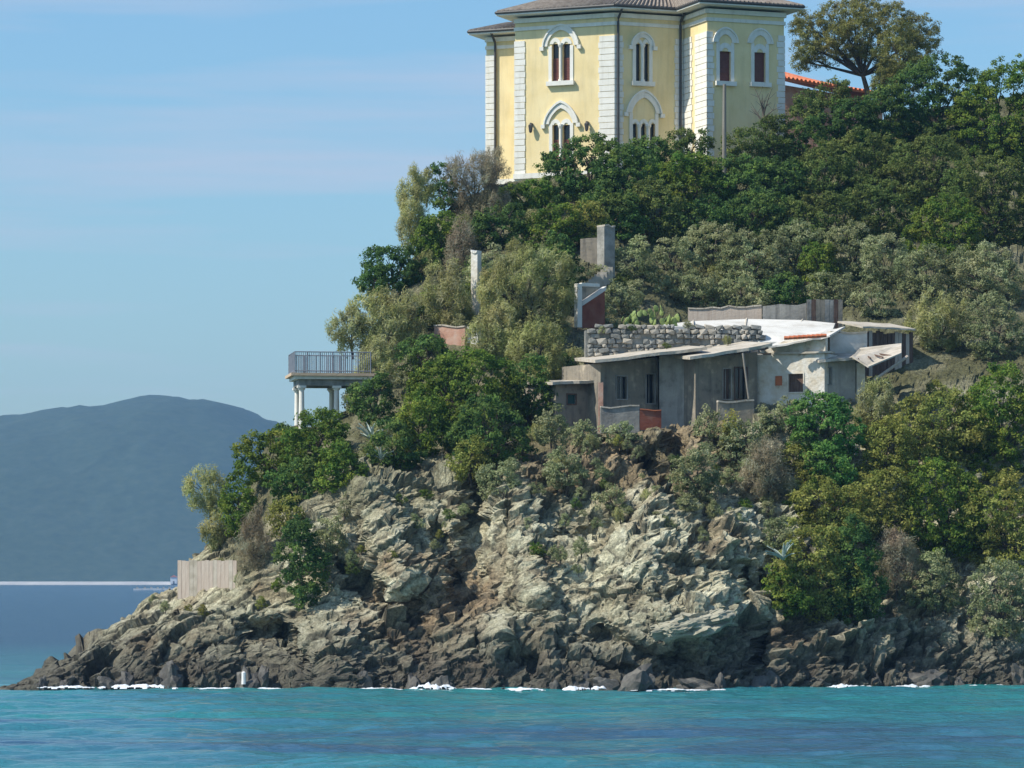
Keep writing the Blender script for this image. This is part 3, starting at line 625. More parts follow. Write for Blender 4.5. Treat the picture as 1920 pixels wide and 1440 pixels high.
# downpipes
for f, u, z in ((fR, .22, ZT), (fW, fW.upx(930), ZW), (fR, fR.L - .3, ZT - .0)):
    mb = MB(); mb.tube([f.pt(u, z + .25, .9), f.pt(u, z - .35, .2), f.pt(u, z - .6, .14), f.pt(u, ZB + .3, .14)], .085, 8); mb.build('downpipe', M['metal'], vil)
# wall lanterns
for px, py in ((998, 240), (1103, 237)):
    u = fA.upx(px); z = fA.zpx(px, py); mb = MB()
    fA.box(mb, u - .05, u + .05, z + .2, z + .32, 0, .34); mb.tube([fA.pt(u, z - .36, .3), fA.pt(u, z - .28, .3), fA.pt(u, z + .14, .3), fA.pt(u, z + .3, .3)], [.06, .11, .17, .03], 6)
    mb.build('wall_lantern', M['metal'], vil)

# house with the red roof behind
rh = empty('red_roofed_house', at(1560, 190, 272), 'low house with sloping orange red tiled roof behind the pine', 'house')
fH = Face(PXY(1440, 268), PXY(1655, 270)); zl, zr = zp(96, 268), zp(150, 270)
mb = MB(); mb.prism([fH.pt(0, zl - 9), fH.pt(fH.L, zr - 7), fH.pt(fH.L, zr - 1.6), fH.pt(0, zl - 2.3)], -fH.n * 6.5); mb.build('wall', M['pink'], rh)
mb = MB(); mb.hexa([fH.pt(-.4, zl - 2.05, .7), fH.pt(fH.L + .4, zr - 1.35, .7), fH.pt(fH.L + .4, zr - .5, -7), fH.pt(-.4, zl - .4, -7),
                    fH.pt(-.4, zl - 1.85, .7), fH.pt(fH.L + .4, zr - 1.2, .7), fH.pt(fH.L + .4, zr - .1, -7), fH.pt(-.4, zl + .3, -7)]); rfo = mb.build('roof', M['tile_red'], rh)
for j in range(30):
    t = (j + .5) / 30; a = fH.pt(-.4, zl - 1.83, .74).lerp(fH.pt(fH.L + .4, zr - 1.18, .74), t); b2 = fH.pt(-.4, zl + .34, -7).lerp(fH.pt(fH.L + .4, zr - .06, -7), t)
    mb = MB(); mb.tube([a, b2], .11, 6); mb.build('roof_tile', M['tile_red'], rfo)

# ------------------------------------------------------------------ belvedere with railing
bv = empty('belvedere', at(600, 790, 208), 'open belvedere on round white columns with railing above the headland', 'terrace')
rot = math.radians(9); bt = Vector((math.cos(rot), math.sin(rot), 0)); bn = Vector((math.sin(rot), -math.cos(rot), 0))
O = at(572, 700, 206.5); O.z = 0
fB = Face((O - bt * .75 + bn * .55).xy, (O + bt * 3.9 + bn * .55).xy)
zd = zp(704, 206.5); dep = 3.6
mb = MB(); fB.box(mb, -.1, fB.L, zd - .04, zd + .12, -dep, .1); mb.build('deck', M['tan_deck'], bv)
mb = MB(); fB.box(mb, .12, fB.L - .1, zd - .22, zd - .043, -dep + .2, -.1); mb.build('moulding', M['white'], bv)
for d0, d1 in ((-.75, -.35), (-dep + .3, -dep + .7)):
    mb = MB(); fB.box(mb, .35, fB.L - .2, zd - .58, zd - .223, d0, d1); mb.build('beam', M['concrete'], bv)
for u0 in (.35, 2.35, fB.L - .5):
    mb = MB(); fB.box(mb, u0, u0 + .34, zd - .56, zd - .226, -dep + .72, -.78); mb.build('cross_beam', M['concrete'], bv)
for u, d in ((.55, -.55), (2.55, -.55), (.55, -dep + .5), (2.55, -dep + .5)):
    b0 = zd - 3.6; t0 = zd - .58; mb = MB()
    mb.tube([fB.pt(u, b0, d), fB.pt(u, b0 + .3, d), fB.pt(u, b0 + .31, d), fB.pt(u, (b0 + t0) / 2, d), fB.pt(u, t0 - .26, d), fB.pt(u, t0 - .22, d), fB.pt(u, t0 - .13, d)], [.22, .22, .165, .162, .145, .2, .22], 14)
    c_ = mb.build('column', M['white'], bv, smooth=False)
    mb = MB(); fB.box(mb, u - .25, u + .25, t0 - .13, t0 - .002, d - .25, d + .25); mb.build('capital', M['white'], c_)
def rail(p0, p1, n):
    z0_, z1_ = zd + .12, zd + 1.32
    for k in range(n + 1):
        p = p0.lerp(p1, k / n); big = k % 6 == 0
        mb = MB(); mb.tube([p + Vector((0, 0, z0_)), p + Vector((0, 0, z1_ - (0 if big else .04)))], .045 if big else .02, 6); mb.build('railing_post' if big else 'baluster', M['iron'], bv)
    for z in (z1_, z0_ + .12):
        mb = MB(); mb.tube([p0 + Vector((0, 0, z)), p1 + Vector((0, 0, z))], .035, 6); mb.build('handrail', M['iron'], bv)
rail(fB.pt(.12, 0, -.08), fB.pt(fB.L - .2, 0, -.08), 36); rail(fB.pt(.12, 0, -.2), fB.pt(.12, 0, -dep + .1), 18); rail(fB.pt(.3, 0, -dep + .12), fB.pt(fB.L - .2, 0, -dep + .12), 36)

# ------------------------------------------------------------------ garden walls, pillar, stair
def simple_wall(name, P, Q, pyT0, pyT1, pyB, th, mat, label, cat, cap=None, capmat=None):
    f = Face(P, Q); zb = min(zp(pyB, P.y), zp(pyB, Q.y)); z0, z1 = zp(pyT0, P.y), zp(pyT1, Q.y)
    root = empty(name, f.pt(f.L / 2, zb), label, cat)
    # irregular broken top
    n = max(3, int(f.L / .45)); r_ = random.Random(name + label)
    top = [(i / n, z0 + (z1 - z0) * i / n + (r_.uniform(-.09, .06) if 0 < i < n else 0)) for i in range(n + 1)]
    mb = MB(); mb.prism([f.pt(0, zb, 0), f.pt(f.L, zb, 0)] + [f.pt(t * f.L, z, 0) for t, z in top[::-1]], -f.n * th); mb.build('wall', mat, root)
    if cap:
        for i in range(n):
            mb = MB(); f.box(mb, f.L * i / n + .01, f.L * (i + 1) / n - .01, top[i][1] + .0, top[i][1] + cap, -th - .05, .06, top[i + 1][1], top[i + 1][1] + cap)
            mb.build('coping_stone', capmat or mat, root)
    return root, f
simple_wall('ruined_wall', PXY(814, 211.2), PXY(872, 210.2), 612, 613, 655, .5, M['pink'], 'small pink plastered ruined wall among the shrubs', 'wall', .08, M['slab'])
simple_wall('gate_pillar', PXY(876, 210.4), PXY(896, 210.2), 616, 617, 660, .5, M['white'], 'short white pillar at the end of the pink ruined wall', 'pillar', .1, M['white'])
simple_wall('retaining_wall', PXY(664, 207.2), PXY(702, 206.4), 754, 756, 800, .5, M['pink'], 'small pink wall under the trees beside the belvedere', 'wall', .07, M['slab'])
simple_wall('white_pillar', PXY(883, 213.6), PXY(895, 213.4), 472, 473, 660, .5, M['white_wall'], 'tall thin white plastered pillar rising behind the feathery trees', 'pillar', .12, M['white'])
simple_wall('stone_pier', PXY(1133, 219.0), PXY(1153, 219.4), 424, 426, 520, .8, M['stone'], 'tall grey stone pier above the garden stair', 'pier', .1, M['slab'])
simple_wall('blue_grey_wall', PXY(1088, 221.5), PXY(1131, 221), 448, 446, 540, .4, M['dark_plaster'], 'shaded blue grey wall left of the stone pier', 'wall')
stair = empty('garden_stair', at(1105, 610, 216), 'small garden stair with white coping and red brown side wall', 'stair')
fs_ = Face(PXY(1084, 212.2), PXY(1134, 213.2)); uL = fs_.L
mb = MB(); mb.prism([fs_.pt(.3, zp(620, 215), 0), fs_.pt(uL, zp(620, 215), 0), fs_.pt(uL, zp(551, 216), 0), fs_.pt(.3, zp(580, 215), 0)], -fs_.n * .25); mb.build('side_wall', M['red_plaster'], stair)
mb = MB(); fs_.box(mb, .25, uL + .05, zp(580, 215), zp(573, 215), -.3, .08, zp(551, 216), zp(544, 216)); mb.build('coping', M['white_roof'], stair)
mb = MB(); fs_.box(mb, -.08, .24, zp(620, 215), zp(539, 215), -.3, .06); mb.build('post', M['white'], stair)
mb = MB(); fs_.box(mb, .25, uL * .8, zp(543, 215), zp(537, 215), -.3, .02); mb.build('top_rail', M['white'], stair)
mb = MB(); fs_.box(mb, .28, uL * .95, zp(585, 215), zp(545, 215), -.7, -.4); mb.build('back_wall', M['grey_plaster'], stair)
for k in range(8):
    a = at(1100 + k * 5.6, 534 - k * 4.6, 217.2 + k * .16); mb = MB()
    mb.hexa([a + Vector(q) for q in [(-.25, -.5, -.9), (.3, -.5, -.9), (.3, .6, -.9), (-.25, .6, -.9), (-.25, -.5, 0), (.3, -.5, 0), (.3, .6, 0), (-.25, .6, 0)]]); mb.build('step', M['slab'], stair)

# ------------------------------------------------------------------ huts on the terrace
def slab_roof(root, A_, B_, depth, rise, th, mat, name='roof', wav=False):
    """A_, B_ front edge points (left, right); slopes up towards the back"""
    A_, B_ = Vector(A_), Vector(B_); back = Vector((-(B_ - A_).y, (B_ - A_).x, 0)).normalized() * depth + Vector((0, 0, rise)); dn = Vector((0, 0, -th))
    n = 7; mb = MB(); r_ = random.Random(int(A_.x * 100))
    jit = [Vector((0, r_.uniform(-.12, .1), r_.uniform(-.03, .03))) for _ in range(n + 1)]
    P = [A_.lerp(B_, i / n) + jit[i] for i in range(n + 1)]
    for i in range(n):
        mb.hexa([P[i] + dn, P[i + 1] + dn, P[i + 1] + back + dn, P[i] + back + dn, P[i], P[i + 1], P[i + 1] + back, P[i] + back])
    return mb.build(name, mat, root)
def opening(f, root, o, frame, pane, pm, fm, d=-.2, mull=True, label=None):
    u0, u1, z0, z1 = o; mb = MB(); w = .07
    f.box(mb, u0 - w, u0 - .002, z0 - w, z1 + w, -.08, .035); f.box(mb, u1 + .002, u1 + w, z0 - w, z1 + w, -.08, .035); f.box(mb, u0, u1, z1 + .002, z1 + w, -.08, .03); f.box(mb, u0, u1, z0 - w, z0 - .002, -.08, .05)
    wo_ = mb.build(frame, fm, root)
    if label: wo_['label'] = label
    mb = MB(); f.box(mb, u0 - .02, u1 + .02, z0 - .02, z1 + .02, d - .05, d); mb.build(pane, pm, wo_)
    if mull:
        mb = MB(); um = (u0 + u1) / 2; f.box(mb, um - .025, um + .025, z0, z1, d + .003, d + .05); mb.build('mullion', fm, wo_)
    return wo_
def hut(name, label, P, Q, pyT0, pyT1, pyB, depth, mat, opens, roofspec, side=True):
    f = Face(P, Q); zb = zp(pyB, (P.y + Q.y) / 2); zt = min(zp(pyT0, P.y), zp(pyT1, Q.y)); ztm = max(zp(pyT0, P.y), zp(pyT1, Q.y))
    root = empty(name, f.pt(f.L / 2, zb), label, 'hut')
    holes = [(f.upx(a), f.upx(b), f.zpx((a + b) / 2, y1), f.zpx((a + b) / 2, y0)) for (a, b, y0, y1, *_) in opens]
    mb = MB(); f.wall(mb, 0, f.L, zb, zt, holes, .3); 
    if ztm - zt > .02: mb.prism([f.pt(0, zt + .001), f.pt(f.L, zt + .001), f.pt(f.L, zp(pyT1, Q.y) + .002), f.pt(0, zp(pyT0, P.y) + .002)], -f.n * .3)
    mb.build('wall', mat, root)
    for Fs in (Face((f.P - f.n * depth).xy, f.P.xy), Face(f.Q.xy, (f.Q - f.n * depth).xy)):
        mb = MB(); Fs.box(mb, .31 if Fs.Q.xy == f.P.xy else .31, Fs.L - .31, zb, zt, -.3, 0); mb.build('wall', mat, root)
    for h_, o in zip(holes, opens):
        opening(f, root, h_, *o[4:])
    for (A_, B_, dpt, rise, th, rm) in roofspec: slab_roof(root, A_, B_, dpt, rise, th, rm)
    return root, f
gl, bw, dk = M['glass'], M['brown_wood'], M['dark_plaster']
M['green_shutter'] = noise_mat('dark_green_paint', [(0.012, 0.05, 0.045), (0.02, 0.075, 0.065)], 3, .6, 0)
hut('low_hut', 'low grey hut with small dark green window at the left end of the row', PXY(1042, 201.6), PXY(1119, 202.9), 722, 718, 815, 4, M['dark_plaster'],
    [(1064, 1079, 740, 757, 'window', 'shutter', M['green_shutter'], M['brown_wood'], -.1, False)],
    [(at(1036, 716, 201.0), at(1124, 712, 202.2), 4.4, .25, .16, M['slab'])])
h2_, f2_ = hut('twin_window_hut', 'grey hut under a sloping pale roof slab with two dark windows', PXY(1126, 201.5), PXY(1234, 203.4), 681, 670, 815, 4.5, M['dark_plaster'],
    [(1156, 1175, 706, 748, 'window', 'pane', gl, M['concrete']), (1212, 1227, 702, 756, 'door', 'leaf', M['glass'], M['concrete'])],
    [(at(1116, 675, 200.4), at(1326, 651, 201.6), 5.6, .44, .17, M['slab'])])
simple_wall('side_wall_section', PXY(1236, 202.9), PXY(1300, 202.5), 668, 662, 815, .35, M['grey_plaster'], 'pale grey wall section between the two porched huts', 'wall')
hut('porch_hut', 'dark fronted hut with tall doors under an overhanging pale roof slab', PXY(1304, 201.6), PXY(1420, 203.7), 672, 660, 815, 4.5, M['dark_plaster'],
    [(1356, 1370, 692, 748, 'door', 'leaf', M['brown_wood'], M['concrete']), (1378, 1400, 690, 748, 'door', 'leaf', gl, M['brown_wood'])],
    [(at(1294, 669, 200.2), at(1448, 644, 201.6), 5.6, .46, .17, M['slab'])])
mb = MB(); mb.tube([at(1393, 662, 200.9), at(1404, 748, 200.7)], .06, 8); o = mb.build('porch_post', M['pole'], loc=at(1404, 748, 200.7)); mb = None
o_ = o; o_.name = 'leaning_post'; tag(o_, 'thin pale leaning post in front of the porched hut', 'post')
# whitewashed house
wh = empty('whitewashed_house', at(1480, 800, 203), 'whitewashed stone house with orange panel and dark brown window', 'house')
fw_ = Face(PXY(1419, 203.9), PXY(1546, 202.2))
ops = [(1453, 1467, 705, 723), (1478, 1506, 701, 735)]
holes = [(fw_.upx(a), fw_.upx(b), fw_.zpx((a + b) / 2, y1), fw_.zpx((a + b) / 2, y0)) for a, b, y0, y1 in ops]
zt = zp(664, 203); zb = zp(815, 203)
mb = MB(); fw_.wall(mb, 0, fw_.L, zb, zt, holes, .4); mb.build('wall', M['white_wall'], wh)
mb = MB(); mb.prism([fw_.pt(.0, zt + .11, -.12), fw_.pt(fw_.L, zt + .11, -.12), fw_.pt(fw_.L, zp(633, 203), -.12), fw_.pt(fw_.upx(1478), zp(634, 203), -.12), fw_.pt(fw_.upx(1440), zp(652, 203), -.12)], -fw_.n * .4); mb.build('gable', M['white_wall'], wh)
mb = MB(); fw_.box(mb, fw_.upx(1448), fw_.L + .4, zt + .002, zt + .11, -.6, .16); mb.build('ledge', M['slab'], wh)
opening(fw_, wh, holes[0], 'window', 'panel', M['orange'], M['white_wall'], -.06, False, 'small window closed by an orange panel')
opening(fw_, wh, holes[1], 'window', 'shutter', M['brown_wood'], M['white_wall'], -.15, False, 'dark brown shuttered window')
for Fs in (Face((fw_.P - fw_.n * 5).xy, fw_.P.xy), Face(fw_.Q.xy, (fw_.Q - fw_.n * 5).xy)):
    mb = MB(); Fs.box(mb, .42, Fs.L - .42, zb, zt, -.4, 0); mb.build('wall', M['white_wall'], wh)
slab_roof(wh, at(1440, 650, 202.8) , at(1556, 629, 202.0), 6, .9, .1, M['white_roof'])
for k in range(9):
    mb = MB(); a = at(1476 + k * 8.6, 633.5 - k * .55, 202.0 - k * .05); mb.tube([a + Vector((-.17, 0, 0)), a + Vector((.15, 0, 0))], [.12, .1], 7); mb.build('ridge_tile', M['tile_red'], wh)
# big whitewashed roof behind
br = empty('white_flat_roof', at(1400, 640, 209), 'broad bright white roof sloping behind the row of huts', 'roof')
tp = [at(1226, 613, 207.4), at(1300, 612, 207.6), at(1396, 624, 207.0), at(1424, 641, 206.2), at(1552, 640, 206.0), at(1566, 606, 211.5), at(1505, 600, 213.0), at(1400, 598, 213.0), at(1300, 602, 212.0), at(1240, 609, 210.0)]
mb = MB(); mb.prism([p + Vector((0, 0, -.18)) for p in tp], (0, 0, .18)); mb.build('roof_sheet', M['white_roof'], br)
for p0, p1 in ((tp[1], tp[8]), (tp[2], tp[7]), (tp[3].lerp(tp[4], .45), tp[6])):
    mb = MB(); mb.tube([p0 + Vector((0, 0, .02)), p1 + Vector((0, 0, .02))], .06, 5); mb.build('roof_seam', M['slab'], br)
mb = MB(); fbk = Face(PXY(1235, 208.6), PXY(1552, 207.2)); fbk.box(mb, 0, fbk.L, zp(700, 208), zp(634, 208), -.3, 0, zp(700, 207), zp(646, 207)); mb.build('wall', M['grey_plaster'], br)
# right hand huts
hut('grey_shed', 'small grey shed with a pale flat roof right of the whitewashed house', PXY(1544, 202.6), PXY(1604, 203.3), 677, 674, 815, 3, M['grey_plaster'],
    [(1549, 1558, 690, 720, 'door', 'leaf', M['pole'], M['concrete'], -.1, False)], [(at(1536, 676, 201.9), at(1622, 668, 202.8), 4, .5, .14, M['slab'])])
simple_wall('white_wall_block', PXY(1556, 205.4), PXY(1626, 205.9), 624, 624, 668, .6, M['white_roof'], 'bright white wall block with grey band behind the grey shed', 'wall', .1, M['slab'])
simple_wall('rubble_pier', PXY(1606, 203.4), PXY(1622, 203.4), 680, 684, 760, .5, M['white_wall'], 'narrow flaking white pier at the right end of the grey shed', 'pier')
cs = empty('collapsed_roof_sheet', at(1640, 700, 203), 'sagging pale roof sheet collapsed at the right end of the huts', 'roof sheet')
q = [at(1598, 671, 202.0), at(1628, 690, 201.2), at(1690, 664, 202.0), at(1690, 646, 205.5), at(1612, 655, 205.5)]
mb = MB(); mb.prism(q, (0, 0, .08)); mb.build('sheet', M['slab'], cs)
for k in range(4):
    t = (k + .5) / 4; a = q[0].lerp(q[2], t); mb = MB(); mb.tube([a + Vector((0, 0, -.1)), a.lerp(q[4], .9) + Vector((0, 0, -.1))], .05, 5); mb.build('rafter', M['brown_wood'], cs)
mb = MB(); mb.tube([at(1640, 712, 201.8), at(1702, 668, 202.4)], .09, 6); mb.build('beam', M['tan_wood'], cs)
sh = empty('plank_shed', at(1665, 680, 209), 'dark brown plank shed at the right end of the terrace', 'shed')
fp = Face(PXY(1622, 208.6), PXY(1712, 210.0)); n = 13
for k in range(n):
    mb = MB(); fp.box(mb, fp.L * k / n + .012, fp.L * (k + 1) / n - .012, zp(705, 208.6), zp(622 + rnd.uniform(-3, 4), 208.6), -.06, rnd.uniform(0, .03)); mb.build('plank', rnd.choice([M['brown_wood'], M['brown_wood'], M['tan_wood'], M['dark_plaster']]), sh)
slab_roof(sh, at(1618, 612, 208.2), at(1716, 616, 209.6), 3.0, .5, .1, M['slab'])
# fences behind the white roof
def plank_fence(name, label, P, Q, pyT, pyB, w, mats, cat='fence'):
    f = Face(P, Q); n = max(2, int(f.L / w)); root = empty(name, f.pt(f.L / 2, zp(pyB, P.y)), label, cat)
    for k in range(n):
        mb = MB(); f.box(mb, f.L * k / n + .006, f.L * (k + 1) / n - .006, zp(pyB, P.y), zp(pyT + rnd.uniform(-1.2, 1.5), P.y), -.05, rnd.uniform(0, .02)); mb.build('plank', mats[int(rnd.random() ** 1.2 * len(mats))], root)
    for y in (pyT + (pyB - pyT) * .25, pyT + (pyB - pyT) * .75):
        mb = MB(); f.box(mb, 0, f.L, zp(y, P.y) - .05, zp(y, P.y) + .05, -.12, -.055); mb.build('rail', M['brown_wood'], root)
    return root
simple_wall('garden_wall', PXY(1290, 214.6), PXY(1428, 213.9), 579, 574, 612, .35, M['tan_wood'], 'low pinkish tan wall above the broad white roof', 'wall', .08, M['slab'])
simple_wall('concrete_wall', PXY(1430, 213.6), PXY(1512, 213.4), 574, 568, 612, .3, M['concrete'], 'low grey concrete wall between the pinkish wall and the dark fence', 'wall')
plank_fence('dark_board_fence', 'dark grey board fence behind the right end of the white roof', PXY(1513, 213.0), PXY(1580, 213.4), 561, 618, .26, [M['dark_plaster'], M['concrete'], M['brown_wood']])
# low walls in front
simple_wall('brick_parapet', PXY(1200, 199.6), PXY(1240, 199.8), 768, 770, 806, .3, M['red_plaster'], 'low red brick parapet below the twin window hut', 'wall', .06, M['orange'])
simple_wall('front_parapet', PXY(1126, 199.4), PXY(1199, 199.6), 764, 762, 812, .3, M['concrete'], 'grey front parapet below the twin window hut', 'wall', .08, M['slab'])
simple_wall('blue_grey_parapet', PXY(1346, 199.4), PXY(1414, 199.8), 754, 752, 810, .3, M['dark_plaster'], 'blue grey parapet with pale coping before the porched hut', 'wall', .1, M['slab'])
simple_wall('hut_pier', PXY(1122, 200.6), PXY(1131, 200.6), 716, 716, 810, .3, M['pink'], 'narrow pinkish pier between the low hut and the next', 'pier')

# dry stone wall behind the huts, stone by stone
def stone_mesh(seed, n=1):
    import bmesh
    bm_ = bmesh.new(); bmesh.ops.create_icosphere(bm_, subdivisions=n, radius=.5)
    r_ = np.random.default_rng(seed)
    P = np.array([v.co for v in bm_.verts]); P = np.sign(P) * np.abs(P) ** .38; P += r_.uniform(-.09, .09, P.shape); P /= np.abs(P).max(0) * 2
    for v, p in zip(bm_.verts, P): v.co = p
    me_ = bpy.data.meshes.new('stone'); bm_.to_mesh(me_); bm_.free(); return me_
STONES = [stone_mesh(i) for i in range(8)]
for s_ in STONES: s_.materials.append(M['stone'])
pal = [s_.copy() for s_ in STONES]
for s_ in pal: s_.materials.clear(); s_.materials.append(M['slab'])
dw = empty('dry_stone_wall', at(1260, 665, 206.5), 'grey dry stone wall behind the hut roofs', 'wall')
fd = Face(PXY(1098, 205.2), PXY(1425, 206.3)); zb = zp(690, 205.7)
mb = MB(); fd.box(mb, 0, fd.L, zb - 1.5, zp(620, 205.5), -.6, -.06, zb - 1.5, zp(622, 206)); mb.build('core', M['stone'], dw)
z = zb
while z < zp(616, 205.7):
    u = rnd.uniform(0, .2); hh = rnd.uniform(.2, .34)
    while u < fd.L:
        w = rnd.uniform(.2, .62)
        if rnd.random() < .88: put('stone', rnd.choice(STONES if rnd.random() < .75 else pal), fd.pt(u + w / 2, z + hh / 2, -.12 + rnd.uniform(-.07, .1)), dw, (rnd.uniform(-.2, .2), rnd.uniform(-.25, .25), math.atan2(fd.t.y, fd.t.x)), (w * 1.08, .5, hh * rnd.uniform(1.0, 1.3)))
        u += w
    z += hh

# plank screen on the rocks, far left
ps = plank_fence('plank_screen', 'tall screen of pale pinkish planks on the rocks at the left', PXY(333, 197.4), PXY(444, 195.9), 1051, 1128, .235, [M['tan_wood'], M['tan_wood'], M['slab']], 'screen')
mb = MB(); mb.tube([at(457, 1283, 186.0), at(457, 1272, 186.0), at(457, 1261, 186.0), at(457, 1259, 186.0)], [.12, .11, .11, .05], 10); o = mb.build('mooring_post', M['buoy'], loc=at(457, 1283, 186.0)); tag(o, 'short white mooring post on the dark rocks by the water', 'post')
# utility pole
mb = MB(); Yp = 236.0; mb.tube([at(1358, 330, Yp), at(1358, 240, Yp), at(1358.5, 158, Yp)], [.15, .135, .11], 10); up = empty('utility_pole', at(1358, 330, Yp), 'grey wooden utility pole standing before the villa', 'pole'); mb.build('shaft', M['pole'], up)
# ------------------------------------------------------------------ plants
def crown_mesh(name, lobes, kind, seed, dens=1.0):
    """lobes: list of (cx,cy,cz,rx,ry,rz) relative to the plant's base; leaves sit in clumps spread over and through the lobes"""
    r = np.random.default_rng(seed)
    L_, W_, per, rc, fill = {'H': (.105, .06, 34, .30, .25), 'G': (.105, .06, 34, .31, .25), 'B': (.10, .06, 36, .30, .22), 'Y': (.12, .05, 32, .33, .3), 'O': (.17, .026, 46, .36, .42),
                         'S': (.10, .045, 34, .28, .3), 'D': (.20, .016, 44, .38, .5), 'P': (.12, .03, 40, .30, .4), 'M': (.105, .055, 34, .31, .28)}[kind]
    L_ *= .78; W_ *= .8; per = int(per * 1.3)
    C = []; Nm = []
    lob = np.array(lobes, float)
    for i, l in enumerate(lob):
        c, R = l[:3], l[3:]
        area = 4 * math.pi * (((R[0] * R[1]) ** 1.6 + (R[0] * R[2]) ** 1.6 + (R[1] * R[2]) ** 1.6) / 3) ** (1 / 1.6)
        n = max(6, int(area / .21 * dens))
        d = r.normal(size=(n, 3)); d /= np.linalg.norm(d, axis=1, keepdims=True)
        rad = np.where(r.random(n) < fill, r.uniform(.45, .9, n), r.uniform(.88, 1.1, n))
        rad = rad * (1 + .22 * vnoise(d * 2.6 + seed % 97 + i * 5.3, 3))
        p = c + d * R * rad[:, None]
        keep = np.ones(n, bool)
        for j, m_ in enumerate(lob):
            if j != i: keep &= (((p - m_[:3]) / m_[3:]) ** 2).sum(1) > .55
        keep &= ~((d[:, 1] > .35) & (r.random(n) < .55)); keep &= ~((d[:, 2] < -.75) & (r.random(n) < .5))
        C.append(p[keep]); Nm.append(d[keep])
    C = np.concatenate(C); Nm = np.concatenate(Nm); n = len(C)
    cnt = per; K = n * cnt; rep = np.repeat(np.arange(n), cnt)
    rcs = rc * r.uniform(.7, 1.35, n)
    off = r.normal(size=(K, 3)); off /= np.linalg.norm(off, axis=1, keepdims=True); off *= (r.random(K) ** .5)[:, None] * rcs[rep][:, None]
    if kind in 'OD': off *= (.75, .75, 1.25)
    else: off *= (1, 1, .72)
    pos = C[rep] + off
    nm = Nm[rep] * .45 + off / (rc) * .5 + r.normal(size=(K, 3)) * .55 + (0, 0, .25); nm /= np.linalg.norm(nm, axis=1, keepdims=True)
    tg = r.normal(size=(K, 3))
    if kind in 'OD': tg = tg * .6 + Nm[rep] * .6 + (0, 0, .7)
    tg -= nm * (tg * nm).sum(1, keepdims=True); tg /= np.linalg.norm(tg, axis=1, keepdims=True) + 1e-9
    bt_ = np.cross(nm, tg); s = r.uniform(.7, 1.35, K)[:, None]
    V = np.stack([pos - tg * L_ * s, pos + bt_ * W_ * s - tg * L_ * s * .15, pos + tg * L_ * s, pos - bt_ * W_ * s - tg * L_ * s * .15], 1).reshape(-1, 3)
    me_ = mesh_np(name, V, np.arange(K * 4).reshape(-1, 4), M[kind])
    tn = np.zeros((K, 4), np.float32); tn[:, 0] = r.random(K); tn[:, 1] = np.clip(r.normal(.5, .26, n), 0, 1)[rep]; tn[:, 3] = 1
    ca_ = me_.color_attributes.new('tint', 'FLOAT_COLOR', 'POINT'); ca_.data.foreach_set('color', np.repeat(tn, 4, 0).ravel())
    return me_
def plant(name, label, cat, base, lobes, kind, seed, dens=1.0, group=None, trunk=True, tr=.12):
    root = empty(name, base, label, cat, group)
    put('crown', crown_mesh('crown', lobes, kind, seed, dens), base, root)
    if trunk:
        r_ = random.Random(seed); mb = MB(); ctr = sum((Vector(l[:3]) for l in lobes), Vector((0, 0, 0))) / len(lobes)
        fork = ctr * .45; fork.z = max(.2, ctr.z * .45)
        mb.tube([base + Vector((0, 0, -.5)), base + fork * .5 + Vector((r_.uniform(-.1, .1), 0, 0)), base + fork], [tr * 1.35, tr, tr * .8], 7)
        for l in lobes:
            e_ = Vector(l[:3]); mid = fork.lerp(e_, .55) + Vector((r_.uniform(-.15, .15), r_.uniform(-.15, .15), r_.uniform(0, .2)))
            mb.tube([base + fork, base + mid, base + e_], [tr * .7, tr * .42, tr * .18], 5)
            for k in range(2):
                d = Vector((r_.uniform(-1, 1), r_.uniform(-1, .4), r_.uniform(.1, 1))); mb.tube([base + mid, base + e_ + Vector((d.x * l[3], d.y * l[4], d.z * l[5])) * .8], [tr * .3, .012], 4)
        mb.build('trunk', M['bark'], root)
    return root
def auto_lobes(rx, rz, seed, k=None, flat=1.0):
    r_ = random.Random(seed); k = k or max(5, min(11, int(4 + rx * rz * 1.2))); ry = max(rx, rz) * .85; out = []
    for i in range(k):
        a = 2 * math.pi * (i + r_.random() * .7) / k; q = .6 if i else 0.0; s = r_.uniform(.36, .64) if i else .66
        out.append((math.cos(a) * rx * q * r_.uniform(.8, 1.15), -abs(r_.uniform(0, .35)) * ry, math.sin(a) * rz * q * r_.uniform(.8, 1.1), rx * s, ry * s, rz * s * flat))
    return out
def bush(px, py, rx, ry, kind, label, name='shrub', cat='shrub', seed=None, dens=1.0, group=None, dY=0, k=None, trunk=True):
    """px, py, rx, ry: centre and half size in the photograph"""
    seed = seed if seed is not None else int(px * 7 + py * 13) % 99991
    Yb = T(px, py + ry * .75) + dY; c = at(px, py, Yb - .25); base = at(px, py + ry * .85, Yb)
    lo = [(l[0] + c.x - base.x, l[1] + c.y - base.y, l[2] + c.z - base.z, *l[3:]) for l in auto_lobes(rx * Yb / F, ry * Yb / F, seed, k)]
    return plant(name, label, cat, base, lo, kind, seed, dens, group, trunk, tr=max(.05, rx * Yb / F * .055))

